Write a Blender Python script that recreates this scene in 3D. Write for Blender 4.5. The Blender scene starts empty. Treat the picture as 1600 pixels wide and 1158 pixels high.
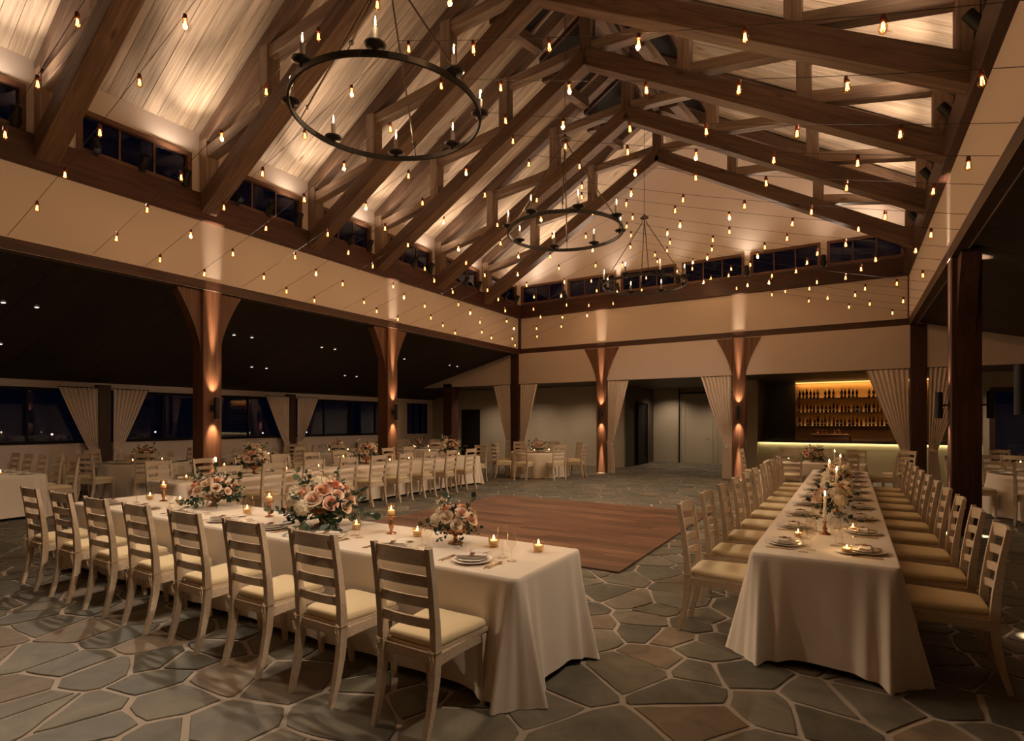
import bpy, math, random
from mathutils import Vector, Matrix, Euler
R = random.Random(7)
PI = math.pi
scene = bpy.context.scene
COL = scene.collection

# ------------------------------------------------------------------ camera, world, exposure
cam = bpy.data.cameras.new('camera')
cam.sensor_width = 36.0
cam.lens = 36.0 * 865.1 / 1600.0
cam.shift_y = (658.9 - 579.0) / 1600.0
cam.clip_end = 300
cam_ob = bpy.data.objects.new('camera', cam)
cam_ob.location = (0, 0, 1.7)
YAW = math.radians(31.418)
cam_ob.rotation_euler = (PI / 2, 0, YAW)
COL.objects.link(cam_ob)
scene.camera = cam_ob

world = bpy.data.worlds.new('night_sky')
scene.world = world
world.use_nodes = True
world.node_tree.nodes['Background'].inputs[0].default_value = (0.10, 0.17, 0.42, 1)
world.node_tree.nodes['Background'].inputs[1].default_value = 0.009

scene.view_settings.view_transform = 'Standard'
scene.view_settings.look = 'None'
scene.view_settings.gamma = 1.0
scene.view_settings.use_curve_mapping = False
scene.view_settings.exposure = 0.72

WARM = (1.0, 0.75, 0.53)
SOFT = (1.0, 0.80, 0.61)      # the roof washers and room spots are a little whiter
AMBER = (1.0, 0.55, 0.22)
# watts of the lamps the hall has
P_UP, P_DOWN, P_CROSS, P_SCONCE, P_CAN, P_CHAND, P_STRING = 1.0, 420.0, 0.0, 1700.0, 3.0, 7.0, 6.0

# ------------------------------------------------------------------ materials
MATS = {}
def nodes_mat(name):
    m = bpy.data.materials.new(name)
    m.use_nodes = True
    nt = m.node_tree
    b = nt.nodes['Principled BSDF']
    MATS[name] = m
    return m, nt, b
def plain(name, col, rough=0.6, metal=0.0, spec=0.5, bump=0.0, bscale=60.0, var=0.0, sheen=0.0):
    m, nt, b = nodes_mat(name)
    b.inputs['Base Color'].default_value = (*col, 1)
    b.inputs['Roughness'].default_value = rough
    b.inputs['Metallic'].default_value = metal
    b.inputs['Specular IOR Level'].default_value = spec
    if sheen: b.inputs['Sheen Weight'].default_value = sheen
    if bump or var:
        tc = nt.nodes.new('ShaderNodeTexCoord')
        n = nt.nodes.new('ShaderNodeTexNoise')
        n.inputs['Scale'].default_value = bscale
        n.inputs['Detail'].default_value = 5
        nt.links.new(tc.outputs['Object'], n.inputs['Vector'])
        if bump:
            bp = nt.nodes.new('ShaderNodeBump')
            bp.inputs['Strength'].default_value = bump
            bp.inputs['Distance'].default_value = 0.01
            nt.links.new(n.outputs['Fac'], bp.inputs['Height'])
            nt.links.new(bp.outputs['Normal'], b.inputs['Normal'])
        if var:
            r = nt.nodes.new('ShaderNodeValToRGB')
            r.color_ramp.elements[0].position = 0.3
            r.color_ramp.elements[1].position = 0.7
            r.color_ramp.elements[0].color = (*[c * (1 - var) for c in col], 1)
            r.color_ramp.elements[1].color = (*[min(1, c * (1 + var)) for c in col], 1)
            nt.links.new(n.outputs['Fac'], r.inputs['Fac'])
            nt.links.new(r.outputs['Color'], b.inputs['Base Color'])
    return m
def wood(name, dark, light, rough=0.55, scale=(1.2, 14, 14), rnd=0.25, knots=False, bump=0.15, spec=0.35):
    """grain runs along the object's own X axis"""
    m, nt, b = nodes_mat(name)
    L = nt.links.new
    tc = nt.nodes.new('ShaderNodeTexCoord')
    oi = nt.nodes.new('ShaderNodeObjectInfo')
    add = nt.nodes.new('ShaderNodeVectorMath'); add.operation = 'ADD'
    mul = nt.nodes.new('ShaderNodeVectorMath'); mul.operation = 'MULTIPLY'
    rv = nt.nodes.new('ShaderNodeVectorMath'); rv.operation = 'SCALE'
    rv.inputs[0].default_value = (37, 11, 5)
    L(oi.outputs['Random'], rv.inputs['Scale'])
    L(tc.outputs['Object'], add.inputs[0]); L(rv.outputs[0], add.inputs[1])
    L(add.outputs[0], mul.inputs[0]); mul.inputs[1].default_value = scale
    n = nt.nodes.new('ShaderNodeTexNoise')
    n.inputs['Scale'].default_value = 1.0; n.inputs['Detail'].default_value = 7; n.inputs['Roughness'].default_value = 0.65
    n.inputs['Distortion'].default_value = 1.2
    L(mul.outputs[0], n.inputs['Vector'])
    w = nt.nodes.new('ShaderNodeTexNoise'); w.inputs['Scale'].default_value = 0.8; w.inputs['Detail'].default_value = 2
    L(add.outputs[0], w.inputs['Vector'])
    r = nt.nodes.new('ShaderNodeValToRGB')
    r.color_ramp.elements[0].position = 0.33; r.color_ramp.elements[1].position = 0.66
    r.color_ramp.elements[0].color = (*dark, 1); r.color_ramp.elements[1].color = (*light, 1)
    L(n.outputs['Fac'], r.inputs['Fac'])
    hsv = nt.nodes.new('ShaderNodeHueSaturation')
    mr = nt.nodes.new('ShaderNodeMapRange')
    mr.inputs['To Min'].default_value = 1 - rnd; mr.inputs['To Max'].default_value = 1 + rnd
    L(oi.outputs['Random'], mr.inputs['Value'])
    mr2 = nt.nodes.new('ShaderNodeMapRange')
    mr2.inputs['From Min'].default_value = 0.3; mr2.inputs['From Max'].default_value = 0.7
    mr2.inputs['To Min'].default_value = 0.85; mr2.inputs['To Max'].default_value = 1.12
    L(w.outputs['Fac'], mr2.inputs['Value'])
    mm = nt.nodes.new('ShaderNodeMath'); mm.operation = 'MULTIPLY'
    L(mr.outputs[0], mm.inputs[0]); L(mr2.outputs[0], mm.inputs[1])
    L(mm.outputs[0], hsv.inputs['Value'])
    src = r.outputs['Color']
    if knots:
        v = nt.nodes.new('ShaderNodeTexVoronoi'); v.inputs['Scale'].default_value = 1.0
        mk = nt.nodes.new('ShaderNodeVectorMath'); mk.operation = 'MULTIPLY'; mk.inputs[1].default_value = (1.1, 3.2, 3.2)
        L(add.outputs[0], mk.inputs[0]); L(mk.outputs[0], v.inputs['Vector'])
        kr = nt.nodes.new('ShaderNodeValToRGB')
        kr.color_ramp.elements[0].position = 0.05; kr.color_ramp.elements[1].position = 0.14
        kr.color_ramp.elements[0].color = (0.5, 0.4, 0.32, 1); kr.color_ramp.elements[1].color = (1, 1, 1, 1)
        L(v.outputs['Distance'], kr.inputs['Fac'])
        mx = nt.nodes.new('ShaderNodeMix'); mx.data_type = 'RGBA'; mx.blend_type = 'MULTIPLY'; mx.inputs[0].default_value = 1.0
        L(src, mx.inputs[6]); L(kr.outputs['Color'], mx.inputs[7])
        src = mx.outputs[2]
    L(src, hsv.inputs['Color'])
    L(hsv.outputs['Color'], b.inputs['Base Color'])
    b.inputs['Roughness'].default_value = rough
    b.inputs['Specular IOR Level'].default_value = spec
    bp = nt.nodes.new('ShaderNodeBump'); bp.inputs['Strength'].default_value = bump; bp.inputs['Distance'].default_value = 0.01
    L(n.outputs['Fac'], bp.inputs['Height']); L(bp.outputs['Normal'], b.inputs['Normal'])
    return m
def emit(name, col, strength):
    m = bpy.data.materials.new(name); m.use_nodes = True
    nt = m.node_tree; nt.nodes.clear()
    o = nt.nodes.new('ShaderNodeOutputMaterial'); e = nt.nodes.new('ShaderNodeEmission')
    e.inputs[0].default_value = (*col, 1); e.inputs[1].default_value = strength
    nt.links.new(e.outputs[0], o.inputs[0])
    MATS[name] = m
    return m
def thin_glass(name, tint=(1, 1, 1), refl=(1, 1, 1), rough=0.02, ior=1.45):
    m = bpy.data.materials.new(name); m.use_nodes = True
    nt = m.node_tree; nt.nodes.clear()
    o = nt.nodes.new('ShaderNodeOutputMaterial'); mx = nt.nodes.new('ShaderNodeMixShader')
    t = nt.nodes.new('ShaderNodeBsdfTransparent'); g = nt.nodes.new('ShaderNodeBsdfGlossy'); f = nt.nodes.new('ShaderNodeLayerWeight'); pw = nt.nodes.new('ShaderNodeMath'); sc_ = nt.nodes.new('ShaderNodeMath')
    t.inputs[0].default_value = (*tint, 1); g.inputs[0].default_value = (*refl, 1); g.inputs['Roughness'].default_value = rough
    pw.operation = 'POWER'; pw.inputs[1].default_value = 3.0; sc_.operation = 'MULTIPLY_ADD'; sc_.inputs[1].default_value = 0.75; sc_.inputs[2].default_value = 0.06
    f.inputs['Blend'].default_value = 0.5
    nt.links.new(f.outputs['Facing'], pw.inputs[0]); nt.links.new(pw.outputs[0], sc_.inputs[0]); nt.links.new(sc_.outputs[0], mx.inputs[0]); nt.links.new(t.outputs[0], mx.inputs[1]); nt.links.new(g.outputs[0], mx.inputs[2])
    nt.links.new(mx.outputs[0], o.inputs[0])
    MATS[name] = m
    return m

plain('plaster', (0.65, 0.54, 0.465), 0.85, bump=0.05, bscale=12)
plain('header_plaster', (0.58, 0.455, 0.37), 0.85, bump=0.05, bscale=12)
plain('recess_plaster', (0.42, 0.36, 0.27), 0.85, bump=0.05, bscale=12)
wood('dark_timber', (0.030, 0.0105, 0.006), (0.078, 0.028, 0.0145), 0.5, (0.8, 16, 16), 0.15)
wood('column_timber', (0.075, 0.029, 0.0125), (0.180, 0.075, 0.033), 0.5, (0.8, 18, 18), 0.1)
wood('column_timber_upright', (0.075, 0.029, 0.0125), (0.180, 0.075, 0.033), 0.5, (18, 18, 0.8), 0.1)
wood('dark_timber_upright', (0.030, 0.0105, 0.006), (0.078, 0.028, 0.0145), 0.5, (16, 16, 0.8), 0.15)
wood('truss_timber', (0.075, 0.040, 0.025), (0.185, 0.108, 0.066), 0.55, (0.7, 13, 13), 0.14, knots=True)
wood('web_timber_lit', (0.15, 0.09, 0.057), (0.31, 0.205, 0.135), 0.55, (0.7, 13, 13), 0.14, knots=True)  # truss timber painted paler, for the uplight on posts and diagonals
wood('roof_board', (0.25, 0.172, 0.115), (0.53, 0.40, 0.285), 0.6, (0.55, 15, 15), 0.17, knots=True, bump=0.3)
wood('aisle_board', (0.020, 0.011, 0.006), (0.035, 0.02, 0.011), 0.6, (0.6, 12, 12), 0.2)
wood('parquet', (0.10, 0.045, 0.022), (0.20, 0.095, 0.048), 0.42, (1.0, 18, 18), 0.3, bump=0.06)
wood('chair_wood', (0.47, 0.355, 0.24), (0.60, 0.475, 0.335), 0.5, (5, 40, 40), 0.05, bump=0.05)
wood('window_wood', (0.09, 0.04, 0.022), (0.18, 0.085, 0.045), 0.5, (1.2, 20, 20), 0.1)
plain('mortar', (0.36, 0.30, 0.235), 0.9, bump=0.3, bscale=60)
plain('cloth', (0.74, 0.63, 0.50), 0.9, bump=0.08, bscale=180, sheen=0.2)
plain('curtain_cloth', (0.70, 0.57, 0.47), 0.9, bump=0.12, bscale=150, sheen=0.2)
plain('cushion_cloth', (0.66, 0.53, 0.31), 0.9, bump=0.1, bscale=150, sheen=0.15)
plain('cord_cloth', (0.50, 0.38, 0.24), 0.9)
plain('iron', (0.018, 0.014, 0.012), 0.45, 0.6)
plain('rod_metal', (0.12, 0.085, 0.06), 0.45, 0.7)
plain('black_metal', (0.012, 0.011, 0.011), 0.5, 0.2)
plain('wire_black', (0.03, 0.022, 0.018), 0.7)
plain('socket_copper', (0.16, 0.035, 0.015), 0.4, 0.6)
plain('candle_sleeve', (0.15, 0.125, 0.10), 0.6)
plain('wax', (0.86, 0.74, 0.56), 0.5)
plain('porcelain', (0.86, 0.79, 0.70), 0.25)
plain('napkin_cloth', (0.72, 0.63, 0.53), 0.9, bump=0.1, bscale=150)
plain('tag_brown', (0.22, 0.11, 0.05), 0.6)
plain('copper', (0.50, 0.24, 0.12), 0.3, 0.95)
plain('cutlery_gold', (0.62, 0.45, 0.28), 0.25, 1.0)
plain('leaf_dark', (0.020, 0.045, 0.020), 0.5, var=0.4, bscale=9)
plain('leaf_light', (0.075, 0.12, 0.05), 0.55, var=0.35, bscale=9)
plain('stem_green', (0.06, 0.08, 0.03), 0.6)
plain('rose_peach', (0.78, 0.43, 0.24), 0.7, var=0.12, bscale=2)
plain('rose_core', (0.70, 0.27, 0.13), 0.7)
plain('rose_blush', (0.80, 0.50, 0.36), 0.7, var=0.12, bscale=2)
plain('rose_cream', (0.84, 0.66, 0.48), 0.7, var=0.10, bscale=2)
plain('hydrangea', (0.80, 0.68, 0.50), 0.8, var=0.12, bscale=5)
plain('door_dark', (0.014, 0.010, 0.008), 0.8, spec=0.2)
plain('panel_dark', (0.060, 0.045, 0.030), 0.6)
plain('door_beige', (0.42, 0.36, 0.27), 0.6)
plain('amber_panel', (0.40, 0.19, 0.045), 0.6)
plain('bar_front', (0.36, 0.30, 0.17), 0.6)
plain('bar_top', (0.03, 0.018, 0.013), 0.25)
plain('shelf_wood', (0.24, 0.12, 0.06), 0.4)
plain('bottle_dark', (0.015, 0.011, 0.008), 0.12)
plain('bottle_brown', (0.10, 0.030, 0.010), 0.12)
plain('bottle_red', (0.22, 0.015, 0.010), 0.12)
plain('bottle_green', (0.12, 0.16, 0.02), 0.12)
plain('bottle_amber', (0.38, 0.15, 0.03), 0.12)
plain('paper_label', (0.72, 0.62, 0.48), 0.7)
plain('ground_dark', (0.02, 0.02, 0.02), 0.9)
plain('tie_gold', (0.35, 0.24, 0.12), 0.6)
thin_glass('clear_glass', (0.97, 0.95, 0.92), (1, 0.97, 0.92))
thin_glass('bulb_amber', (1.0, 0.78, 0.50), (1, 0.8, 0.55))
thin_glass('window_glass', (0.55, 0.60, 0.70), (0.9, 0.9, 0.95), 0.02, 1.5)
thin_glass('votive_glass', (0.99, 0.92, 0.80), (1, 0.9, 0.75), 0.08)
emit('filament', (1.0, 0.50, 0.16), 8.0)
emit('chandelier_filament', (1.0, 0.66, 0.34), 12.0)
emit('flame', (1.0, 0.66, 0.28), 30.0)
emit('can_lens', (1.0, 0.88, 0.70), 1.0)
emit('led', (1.0, 0.82, 0.46), 14.0)
emit('led_amber', (1.0, 0.58, 0.16), 1.2)
emit('spot_lens', (1.0, 0.80, 0.60), 0.6)
emit('lamp_glow', (1.0, 0.72, 0.40), 8.0)

def stone_mat():
    m, nt, b = nodes_mat('flagstone')
    L = nt.links.new
    at = nt.nodes.new('ShaderNodeAttribute'); at.attribute_name = 'tone'
    g = nt.nodes.new('ShaderNodeNewGeometry')
    n = nt.nodes.new('ShaderNodeTexNoise'); n.inputs['Scale'].default_value = 3.2; n.inputs['Detail'].default_value = 8; n.inputs['Roughness'].default_value = 0.62; n.inputs['Distortion'].default_value = 0.8
    L(g.outputs['Position'], n.inputs['Vector'])
    mx = nt.nodes.new('ShaderNodeMix'); mx.data_type = 'RGBA'; mx.blend_type = 'MULTIPLY'; mx.inputs[0].default_value = 1.0
    r = nt.nodes.new('ShaderNodeValToRGB'); r.color_ramp.elements[0].position = 0.3; r.color_ramp.elements[1].position = 0.75
    r.color_ramp.elements[0].color = (0.55, 0.55, 0.55, 1); r.color_ramp.elements[1].color = (1.25, 1.2, 1.1, 1)
    L(n.outputs['Fac'], r.inputs['Fac']); L(at.outputs['Color'], mx.inputs[6]); L(r.outputs['Color'], mx.inputs[7])
    L(mx.outputs[2], b.inputs['Base Color'])
    b.inputs['Roughness'].default_value = 0.58
    b.inputs['Specular IOR Level'].default_value = 0.35
    bp = nt.nodes.new('ShaderNodeBump'); bp.inputs['Strength'].default_value = 0.35; bp.inputs['Distance'].default_value = 0.012
    L(n.outputs['Fac'], bp.inputs['Height']); L(bp.outputs['Normal'], b.inputs['Normal'])
stone_mat()

# ------------------------------------------------------------------ mesh helpers
class MB:
    def __init__(s): s.v = []; s.f = []; s.mi = []
    def add(s, vs, fs, mi=0):
        o = len(s.v); s.v += [tuple(p) for p in vs]; s.f += [tuple(i + o for i in f) for f in fs]; s.mi += [mi] * len(fs)
        return s
    def box(s, x0, x1, y0, y1, z0, z1, mi=0):
        v = [(x, y, z) for x in (x0, x1) for y in (y0, y1) for z in (z0, z1)]
        return s.add(v, [(0, 1, 3, 2), (4, 6, 7, 5), (0, 4, 5, 1), (2, 3, 7, 6), (0, 2, 6, 4), (1, 5, 7, 3)], mi)
    def cbox(s, x0, x1, y0, y1, z0, z1, c=0.006, mi=0):
        """box with chamfered long edges (length along x)"""
        def ring(x, k):
            return [(x, y0 + k, z0), (x, y1 - k, z0), (x, y1, z0 + k), (x, y1, z1 - k), (x, y1 - k, z1), (x, y0 + k, z1), (x, y0, z1 - k), (x, y0, z0 + k)]
        v = ring(x0, c) + ring(x1, c)
        f = [(i, (i + 1) % 8, 8 + (i + 1) % 8, 8 + i) for i in range(8)] + [tuple(range(7, -1, -1)), tuple(range(8, 16))]
        return s.add(v, f, mi)
    def prism(s, poly, ax, a, b, mi=0):
        """poly of 2D points extruded along axis ax ('x','y','z') from a to b"""
        def p3(p, t):
            return {'x': (t, p[0], p[1]), 'y': (p[0], t, p[1]), 'z': (p[0], p[1], t)}[ax]
        n = len(poly)
        v = [p3(p, a) for p in poly] + [p3(p, b) for p in poly]
        f = [(i, (i + 1) % n, n + (i + 1) % n, n + i) for i in range(n)] + [tuple(range(n - 1, -1, -1)), tuple(range(n, 2 * n))]
        return s.add(v, f, mi)
    def lathe(s, prof, n=16, cx=0, cy=0, cz=0, mi=0, cap0=True, cap1=True):
        v = []; f = []
        for r, z in prof:
            for k in range(n):
                a = 2 * PI * k / n; v.append((cx + r * math.cos(a), cy + r * math.sin(a), cz + z))
        for j in range(len(prof) - 1):
            for k in range(n):
                f.append((j * n + k, j * n + (k + 1) % n, (j + 1) * n + (k + 1) % n, (j + 1) * n + k))
        if cap0: f.append(tuple(range(n - 1, -1, -1)))
        if cap1: f.append(tuple((len(prof) - 1) * n + k for k in range(n)))
        return s.add(v, f, mi)
    def tube(s, pts, r, n=6, mi=0, closed=False):
        P = [Vector(p) for p in pts]; v = []; f = []
        m = len(P)
        rr = r if isinstance(r, (list, tuple)) else [r] * m
        up0 = Vector((0, 0, 1))
        for i, p in enumerate(P):
            if closed: d = P[(i + 1) % m] - P[i - 1]
            else: d = P[min(i + 1, m - 1)] - P[max(i - 1, 0)]
            d.normalize()
            u = up0 if abs(d.z) < 0.95 else Vector((1, 0, 0))
            a = d.cross(u).normalized(); b = a.cross(d)
            for k in range(n):
                t = 2 * PI * k / n
                q = p + (a * math.cos(t) + b * math.sin(t)) * rr[i]; v.append(q)
        mm = m if closed else m - 1
        for i in range(mm):
            for k in range(n):
                j = (i + 1) % m
                f.append((i * n + k, i * n + (k + 1) % n, j * n + (k + 1) % n, j * n + k))
        if not closed: f += [tuple(range(n - 1, -1, -1)), tuple((m - 1) * n + k for k in range(n))]
        return s.add(v, f, mi)
    def sweep(s, pts, secs, mi=0):
        """rectangular section (hx, hy) swept along points (sections stay in the xy plane)"""
        v = []; f = []
        for (x, y, z), (a, b) in zip(pts, secs):
            v += [(x - a, y - b, z), (x + a, y - b, z), (x + a, y + b, z), (x - a, y + b, z)]
        m = len(pts)
        for i in range(m - 1):
            for k in range(4): f.append((i * 4 + k, i * 4 + (k + 1) % 4, (i + 1) * 4 + (k + 1) % 4, (i + 1) * 4 + k))
        f += [(3, 2, 1, 0), tuple((m - 1) * 4 + k for k in range(4))]
        return s.add(v, f, mi)
    def grid(s, fn, nu, nv, mi=0, wrapu=False):
        v = [fn(i / (nu if wrapu else nu - 1), j / (nv - 1)) for j in range(nv) for i in range(nu)]
        f = []
        for j in range(nv - 1):
            for i in range(nu if wrapu else nu - 1):
                f.append((j * nu + i, j * nu + (i + 1) % nu, (j + 1) * nu + (i + 1) % nu, (j + 1) * nu + i))
        return s.add(v, f, mi)
    def mesh(s, name, mats, smooth=False):
        me = bpy.data.meshes.new(name)
        me.from_pydata([tuple(p) for p in s.v], [], s.f)
        for m in (mats if isinstance(mats, (list, tuple)) else [mats]): me.materials.append(MATS[m])
        if any(s.mi): me.polygons.foreach_set('material_index', s.mi)
        if smooth: me.polygons.foreach_set('use_smooth', [True] * len(me.polygons))
        me.validate(); me.update()
        return me
    def build(s, name, mats, parent=None, loc=(0, 0, 0), rot=(0, 0, 0), smooth=False):
        return ob(name, s.mesh(name, mats, smooth), parent, loc, rot)
def ob(name, me, parent=None, loc=(0, 0, 0), rot=(0, 0, 0), scale=None):
    o = bpy.data.objects.new(name, me)
    COL.objects.link(o)
    o.location = loc; o.rotation_euler = rot
    if scale is not None: o.scale = scale if isinstance(scale, (tuple, list)) else (scale,) * 3
    if parent: o.parent = parent
    return o
def tag(o, label, cat, group=None):
    o['label'] = label; o['category'] = cat
    if group: o['group'] = group
    return o
def thing(name, label, cat, loc=(0, 0, 0), rz=0, group=None):
    o = bpy.data.objects.new(name, None); COL.objects.link(o)
    o.empty_display_size = 0.1
    o.location = loc; o.rotation_euler = (0, 0, rz)
    return tag(o, label, cat, group)
def struct(o): o['kind'] = 'structure'; return o
def beam(name, p0, p1, w, h, mat, parent=None, up=(0, 0, 1), ch=0.008):
    """timber from p0 to p1 (centre line), w across, h along 'up'; own X axis runs along it"""
    p0 = Vector(p0); p1 = Vector(p1); d = p1 - p0; L = d.length
    me = MB().cbox(-L / 2, L / 2, -w / 2, w / 2, -h / 2, h / 2, ch).mesh(name, mat)
    x = d.normalized(); u = Vector(up); y = u.cross(x).normalized(); z = x.cross(y)
    M = Matrix((x, y, z)).transposed().to_4x4()
    c = (p0 + p1) / 2
    if parent: c = c - parent.location
    o = ob(name, me, parent, c)
    o.rotation_euler = M.to_euler()
    return o
def spot(name, loc, target, watts, cone, blend=0.6, radius=0.04, col=WARM, parent=None):
    l = bpy.data.lights.new(name, 'SPOT'); l.energy = watts; l.color = col
    l.spot_size = math.radians(cone); l.spot_blend = blend; l.shadow_soft_size = radius
    o = bpy.data.objects.new(name, l); COL.objects.link(o)
    d = Vector(target) - Vector(loc)
    o.rotation_euler = d.to_track_quat('-Z', 'Y').to_euler()
    o.location = Vector(loc) - (parent.location if parent else Vector())
    if parent: o.parent = parent
    return o
ORD = ['first', 'second', 'third', 'fourth', 'fifth', 'sixth', 'seventh', 'eighth', 'ninth', 'tenth', 'eleventh', 'twelfth', 'thirteenth', 'fourteenth', 'fifteenth', 'sixteenth', 'seventeenth', 'eighteenth', 'nineteenth', 'twentieth', 'twenty-first', 'twenty-second', 'twenty-third', 'twenty-fourth', 'twenty-fifth', 'twenty-sixth', 'twenty-seventh', 'twenty-eighth', 'twenty-ninth', 'thirtieth']
# camera projection, only used to choose which repeats show largest
SN, CS = math.sin(YAW), math.cos(YAW)
def depth_of(x, y): return -SN * x + CS * y
def pixel_u(x, y):
    d = depth_of(x, y); return 800 + 865.1 * (CS * x + SN * y) / d if d > 0.1 else -9999

# ------------------------------------------------------------------ key dimensions (metres)
XL, XR, YB, YF = -10.23, 1.275, 17.25, -5.0      # hall: left wall, right wall, back wall, wall behind the camera
XC = (XL + XR) / 2
Z_TRIM0, Z_TRIM1 = 4.15, 4.33
Z_BEAM0, Z_BEAM1 = 5.41, 5.88
Z_EAVE, PITCH = 7.0, 0.61
HALF = XR - XC
Z_RIDGE = Z_EAVE + PITCH * HALF
XWL, XWR = -16.2, 7.25                            # outer walls of the two aisles
AISLE = 0.264                                     # aisle ceiling slope
Z_HEAD = 3.06                                     # underside of the back header
YREC = 19.6                                       # recess wall behind the back columns
TRUSS_Y = [0.90, 3.24, 5.66, 8.05, 10.06, 12.43, 14.82]  # near faces
WALL_T = 0.16

# ================================================================== STRUCTURE
# ---- floor: mortar bed with flagstones
floor = struct(MB().box(XWL - 0.3, XWR + 0.3, YF - 0.2, 23.6, -0.15, -0.007).build('floor', 'mortar'))
def voronoi_cells():
    g = 0.35
    x0, x1, y0, y1 = XWL - 0.2, XWR + 0.2, YF, 23.5
    nx, ny = int((x1 - x0) / g), int((y1 - y0) / g)
    pts = {}
    for i in range(-1, nx + 2):
        for j in range(-1, ny + 2):
            if R.random() < 0.23: continue
            pts[(i, j)] = (x0 + (i + 0.5 + R.uniform(-0.47, 0.47)) * g, y0 + (j + 0.5 + R.uniform(-0.47, 0.47)) * g)
    def met(p): return p
    cells = []
    for (i, j), (px, py) in pts.items():
        if not (-1 < i < nx + 1 and -1 < j < ny + 1): continue
        poly = [(px - 1.0, py - 1.0), (px + 1.0, py - 1.0), (px + 1.0, py + 1.0), (px - 1.0, py + 1.0)]
        nb = []
        for a in range(-3, 4):
            for b in range(-3, 4):
                q = pts.get((i + a, j + b))
                if q and (a or b): nb.append(((q[0] - px) ** 2 + (q[1] - py) ** 2, q))
        nb.sort()
        for d2, q in nb[:22]:
            mx, my = (px + q[0]) / 2, (py + q[1]) / 2
            dx, dy = q[0] - px, q[1] - py
            out = []
            n = len(poly)
            for k in range(n):
                a, b = poly[k], poly[(k + 1) % n]
                sa = (a[0] - mx) * dx + (a[1] - my) * dy; sb = (b[0] - mx) * dx + (b[1] - my) * dy
                if sa <= 0: out.append(a)
                if (sa < 0 < sb) or (sb < 0 < sa):
                    t = sa / (sa - sb); out.append((a[0] + (b[0] - a[0]) * t, a[1] + (b[1] - a[1]) * t))
            poly = out
            if len(poly) < 3: break
        if len(poly) >= 3: cells.append(poly)
    return cells
def stone_shape(poly):
    """inset, roughened outline of a flagstone and its bevelled mesh data"""
    n = len(poly)
    cx = sum(p[0] for p in poly) / n; cy = sum(p[1] for p in poly) / n
    gap = R.uniform(0.010, 0.017)
    lines = []
    for k in range(n):
        a, b = poly[k], poly[(k + 1) % n]
        dx, dy = b[0] - a[0], b[1] - a[1]; l = math.hypot(dx, dy)
        if l < 0.035: continue
        lines.append((a, (dx / l, dy / l), l))
    m = len(lines)
    if m < 3: return None
    cor = []
    for k in range(m):
        a, d, _ = lines[k - 1]; b, e, _ = lines[k]
        ax, ay = a[0] - d[1] * gap, a[1] + d[0] * gap
        bx, by = b[0] - e[1] * gap, b[1] + e[0] * gap
        den = d[0] * e[1] - d[1] * e[0]
        if abs(den) < 0.12: cor.append(((ax + d[0] * lines[k - 1][2] + bx) / 2, (ay + d[1] * lines[k - 1][2] + by) / 2)); continue
        t = ((bx - ax) * e[1] - (by - ay) * e[0]) / den
        cor.append((ax + d[0] * t, ay + d[1] * t))
    out = []
    for k in range(m):
        a, b = cor[k], cor[(k + 1) % m]
        l = math.hypot(b[0] - a[0], b[1] - a[1]); sg = max(1, min(6, int(l / 0.085)))
        ux, uy = (b[0] - a[0]) / max(l, 1e-6), (b[1] - a[1]) / max(l, 1e-6)
        out.append((a[0] + (cx - a[0]) * 0.03, a[1] + (cy - a[1]) * 0.03))
        wob = R.uniform(-1, 1) * 0.010
        for q in range(1, sg):
            t = q / sg; j = wob * math.sin(PI * t) + R.uniform(-0.0045, 0.0045)
            out.append((a[0] + ux * l * t - uy * j, a[1] + uy * l * t + ux * j))
    return (cx, cy), out
STONE_TONES = [(0.138, 0.122, 0.088), (0.156, 0.136, 0.098), (0.118, 0.108, 0.080), (0.168, 0.144, 0.104), (0.128, 0.118, 0.090), (0.148, 0.132, 0.098), (0.188, 0.142, 0.096), (0.112, 0.104, 0.080), (0.160, 0.142, 0.108)]
def stone_mesh(shapes, name):
    mb = MB(); tones = []
    for (cx, cy), o in shapes:
        n = len(o); h = R.uniform(0.0, 0.0035)
        top = [(x + (cx - x) * 0.018, y + (cy - y) * 0.018, h) for x, y in o]
        mid = [(x, y, h - 0.003) for x, y in o]
        bot = [(x, y, -0.01) for x, y in o]
        f = [tuple(range(n))] + [(n + k, n + (k + 1) % n, (k + 1) % n, k) for k in range(n)] + [(2 * n + k, 2 * n + (k + 1) % n, n + (k + 1) % n, n + k) for k in range(n)]
        mb.add(top + mid + bot, f)
        t = R.choice(STONE_TONES); q = R.uniform(0.8, 1.2)
        tones += [(t[0] * q, t[1] * q, t[2] * q, 1.0)] * (3 * n)
    me = mb.mesh(name, 'flagstone')
    at = me.color_attributes.new('tone', 'FLOAT_COLOR', 'POINT')
    at.data.foreach_set('color', [c for t in tones for c in t])
    return me
shapes = [s for s in (stone_shape(p) for p in voronoi_cells()) if s]
def shown(s):
    (x, y), o = s
    d = depth_of(x, y)
    if d < 1.5 or not (-60 < pixel_u(x, y) < 1660): return 0
    if -7.5 < x < -1.8 and 2.9 < y < 3.6: return 0
    if -0.55 < x < 0.2 and 4.5 < y < 12: return 0
    if -6.8 < x < -2.3 and 6 < y < 10.6: return 0
    a = abs(sum(o[k - 1][0] * o[k][1] - o[k][0] * o[k - 1][1] for k in range(len(o)))) / 2
    return a / d ** 3
shapes.sort(key=shown, reverse=True)
for s in shapes[:300]: ob('stone', stone_mesh([((0, 0), [(x - s[0][0], y - s[0][1]) for x, y in s[1]])], 'stone'), floor, (s[0][0], s[0][1], 0))
rest = ob('flagstones', stone_mesh(shapes[300:], 'flagstones'), floor)
rest['kind'] = 'stuff'

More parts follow.
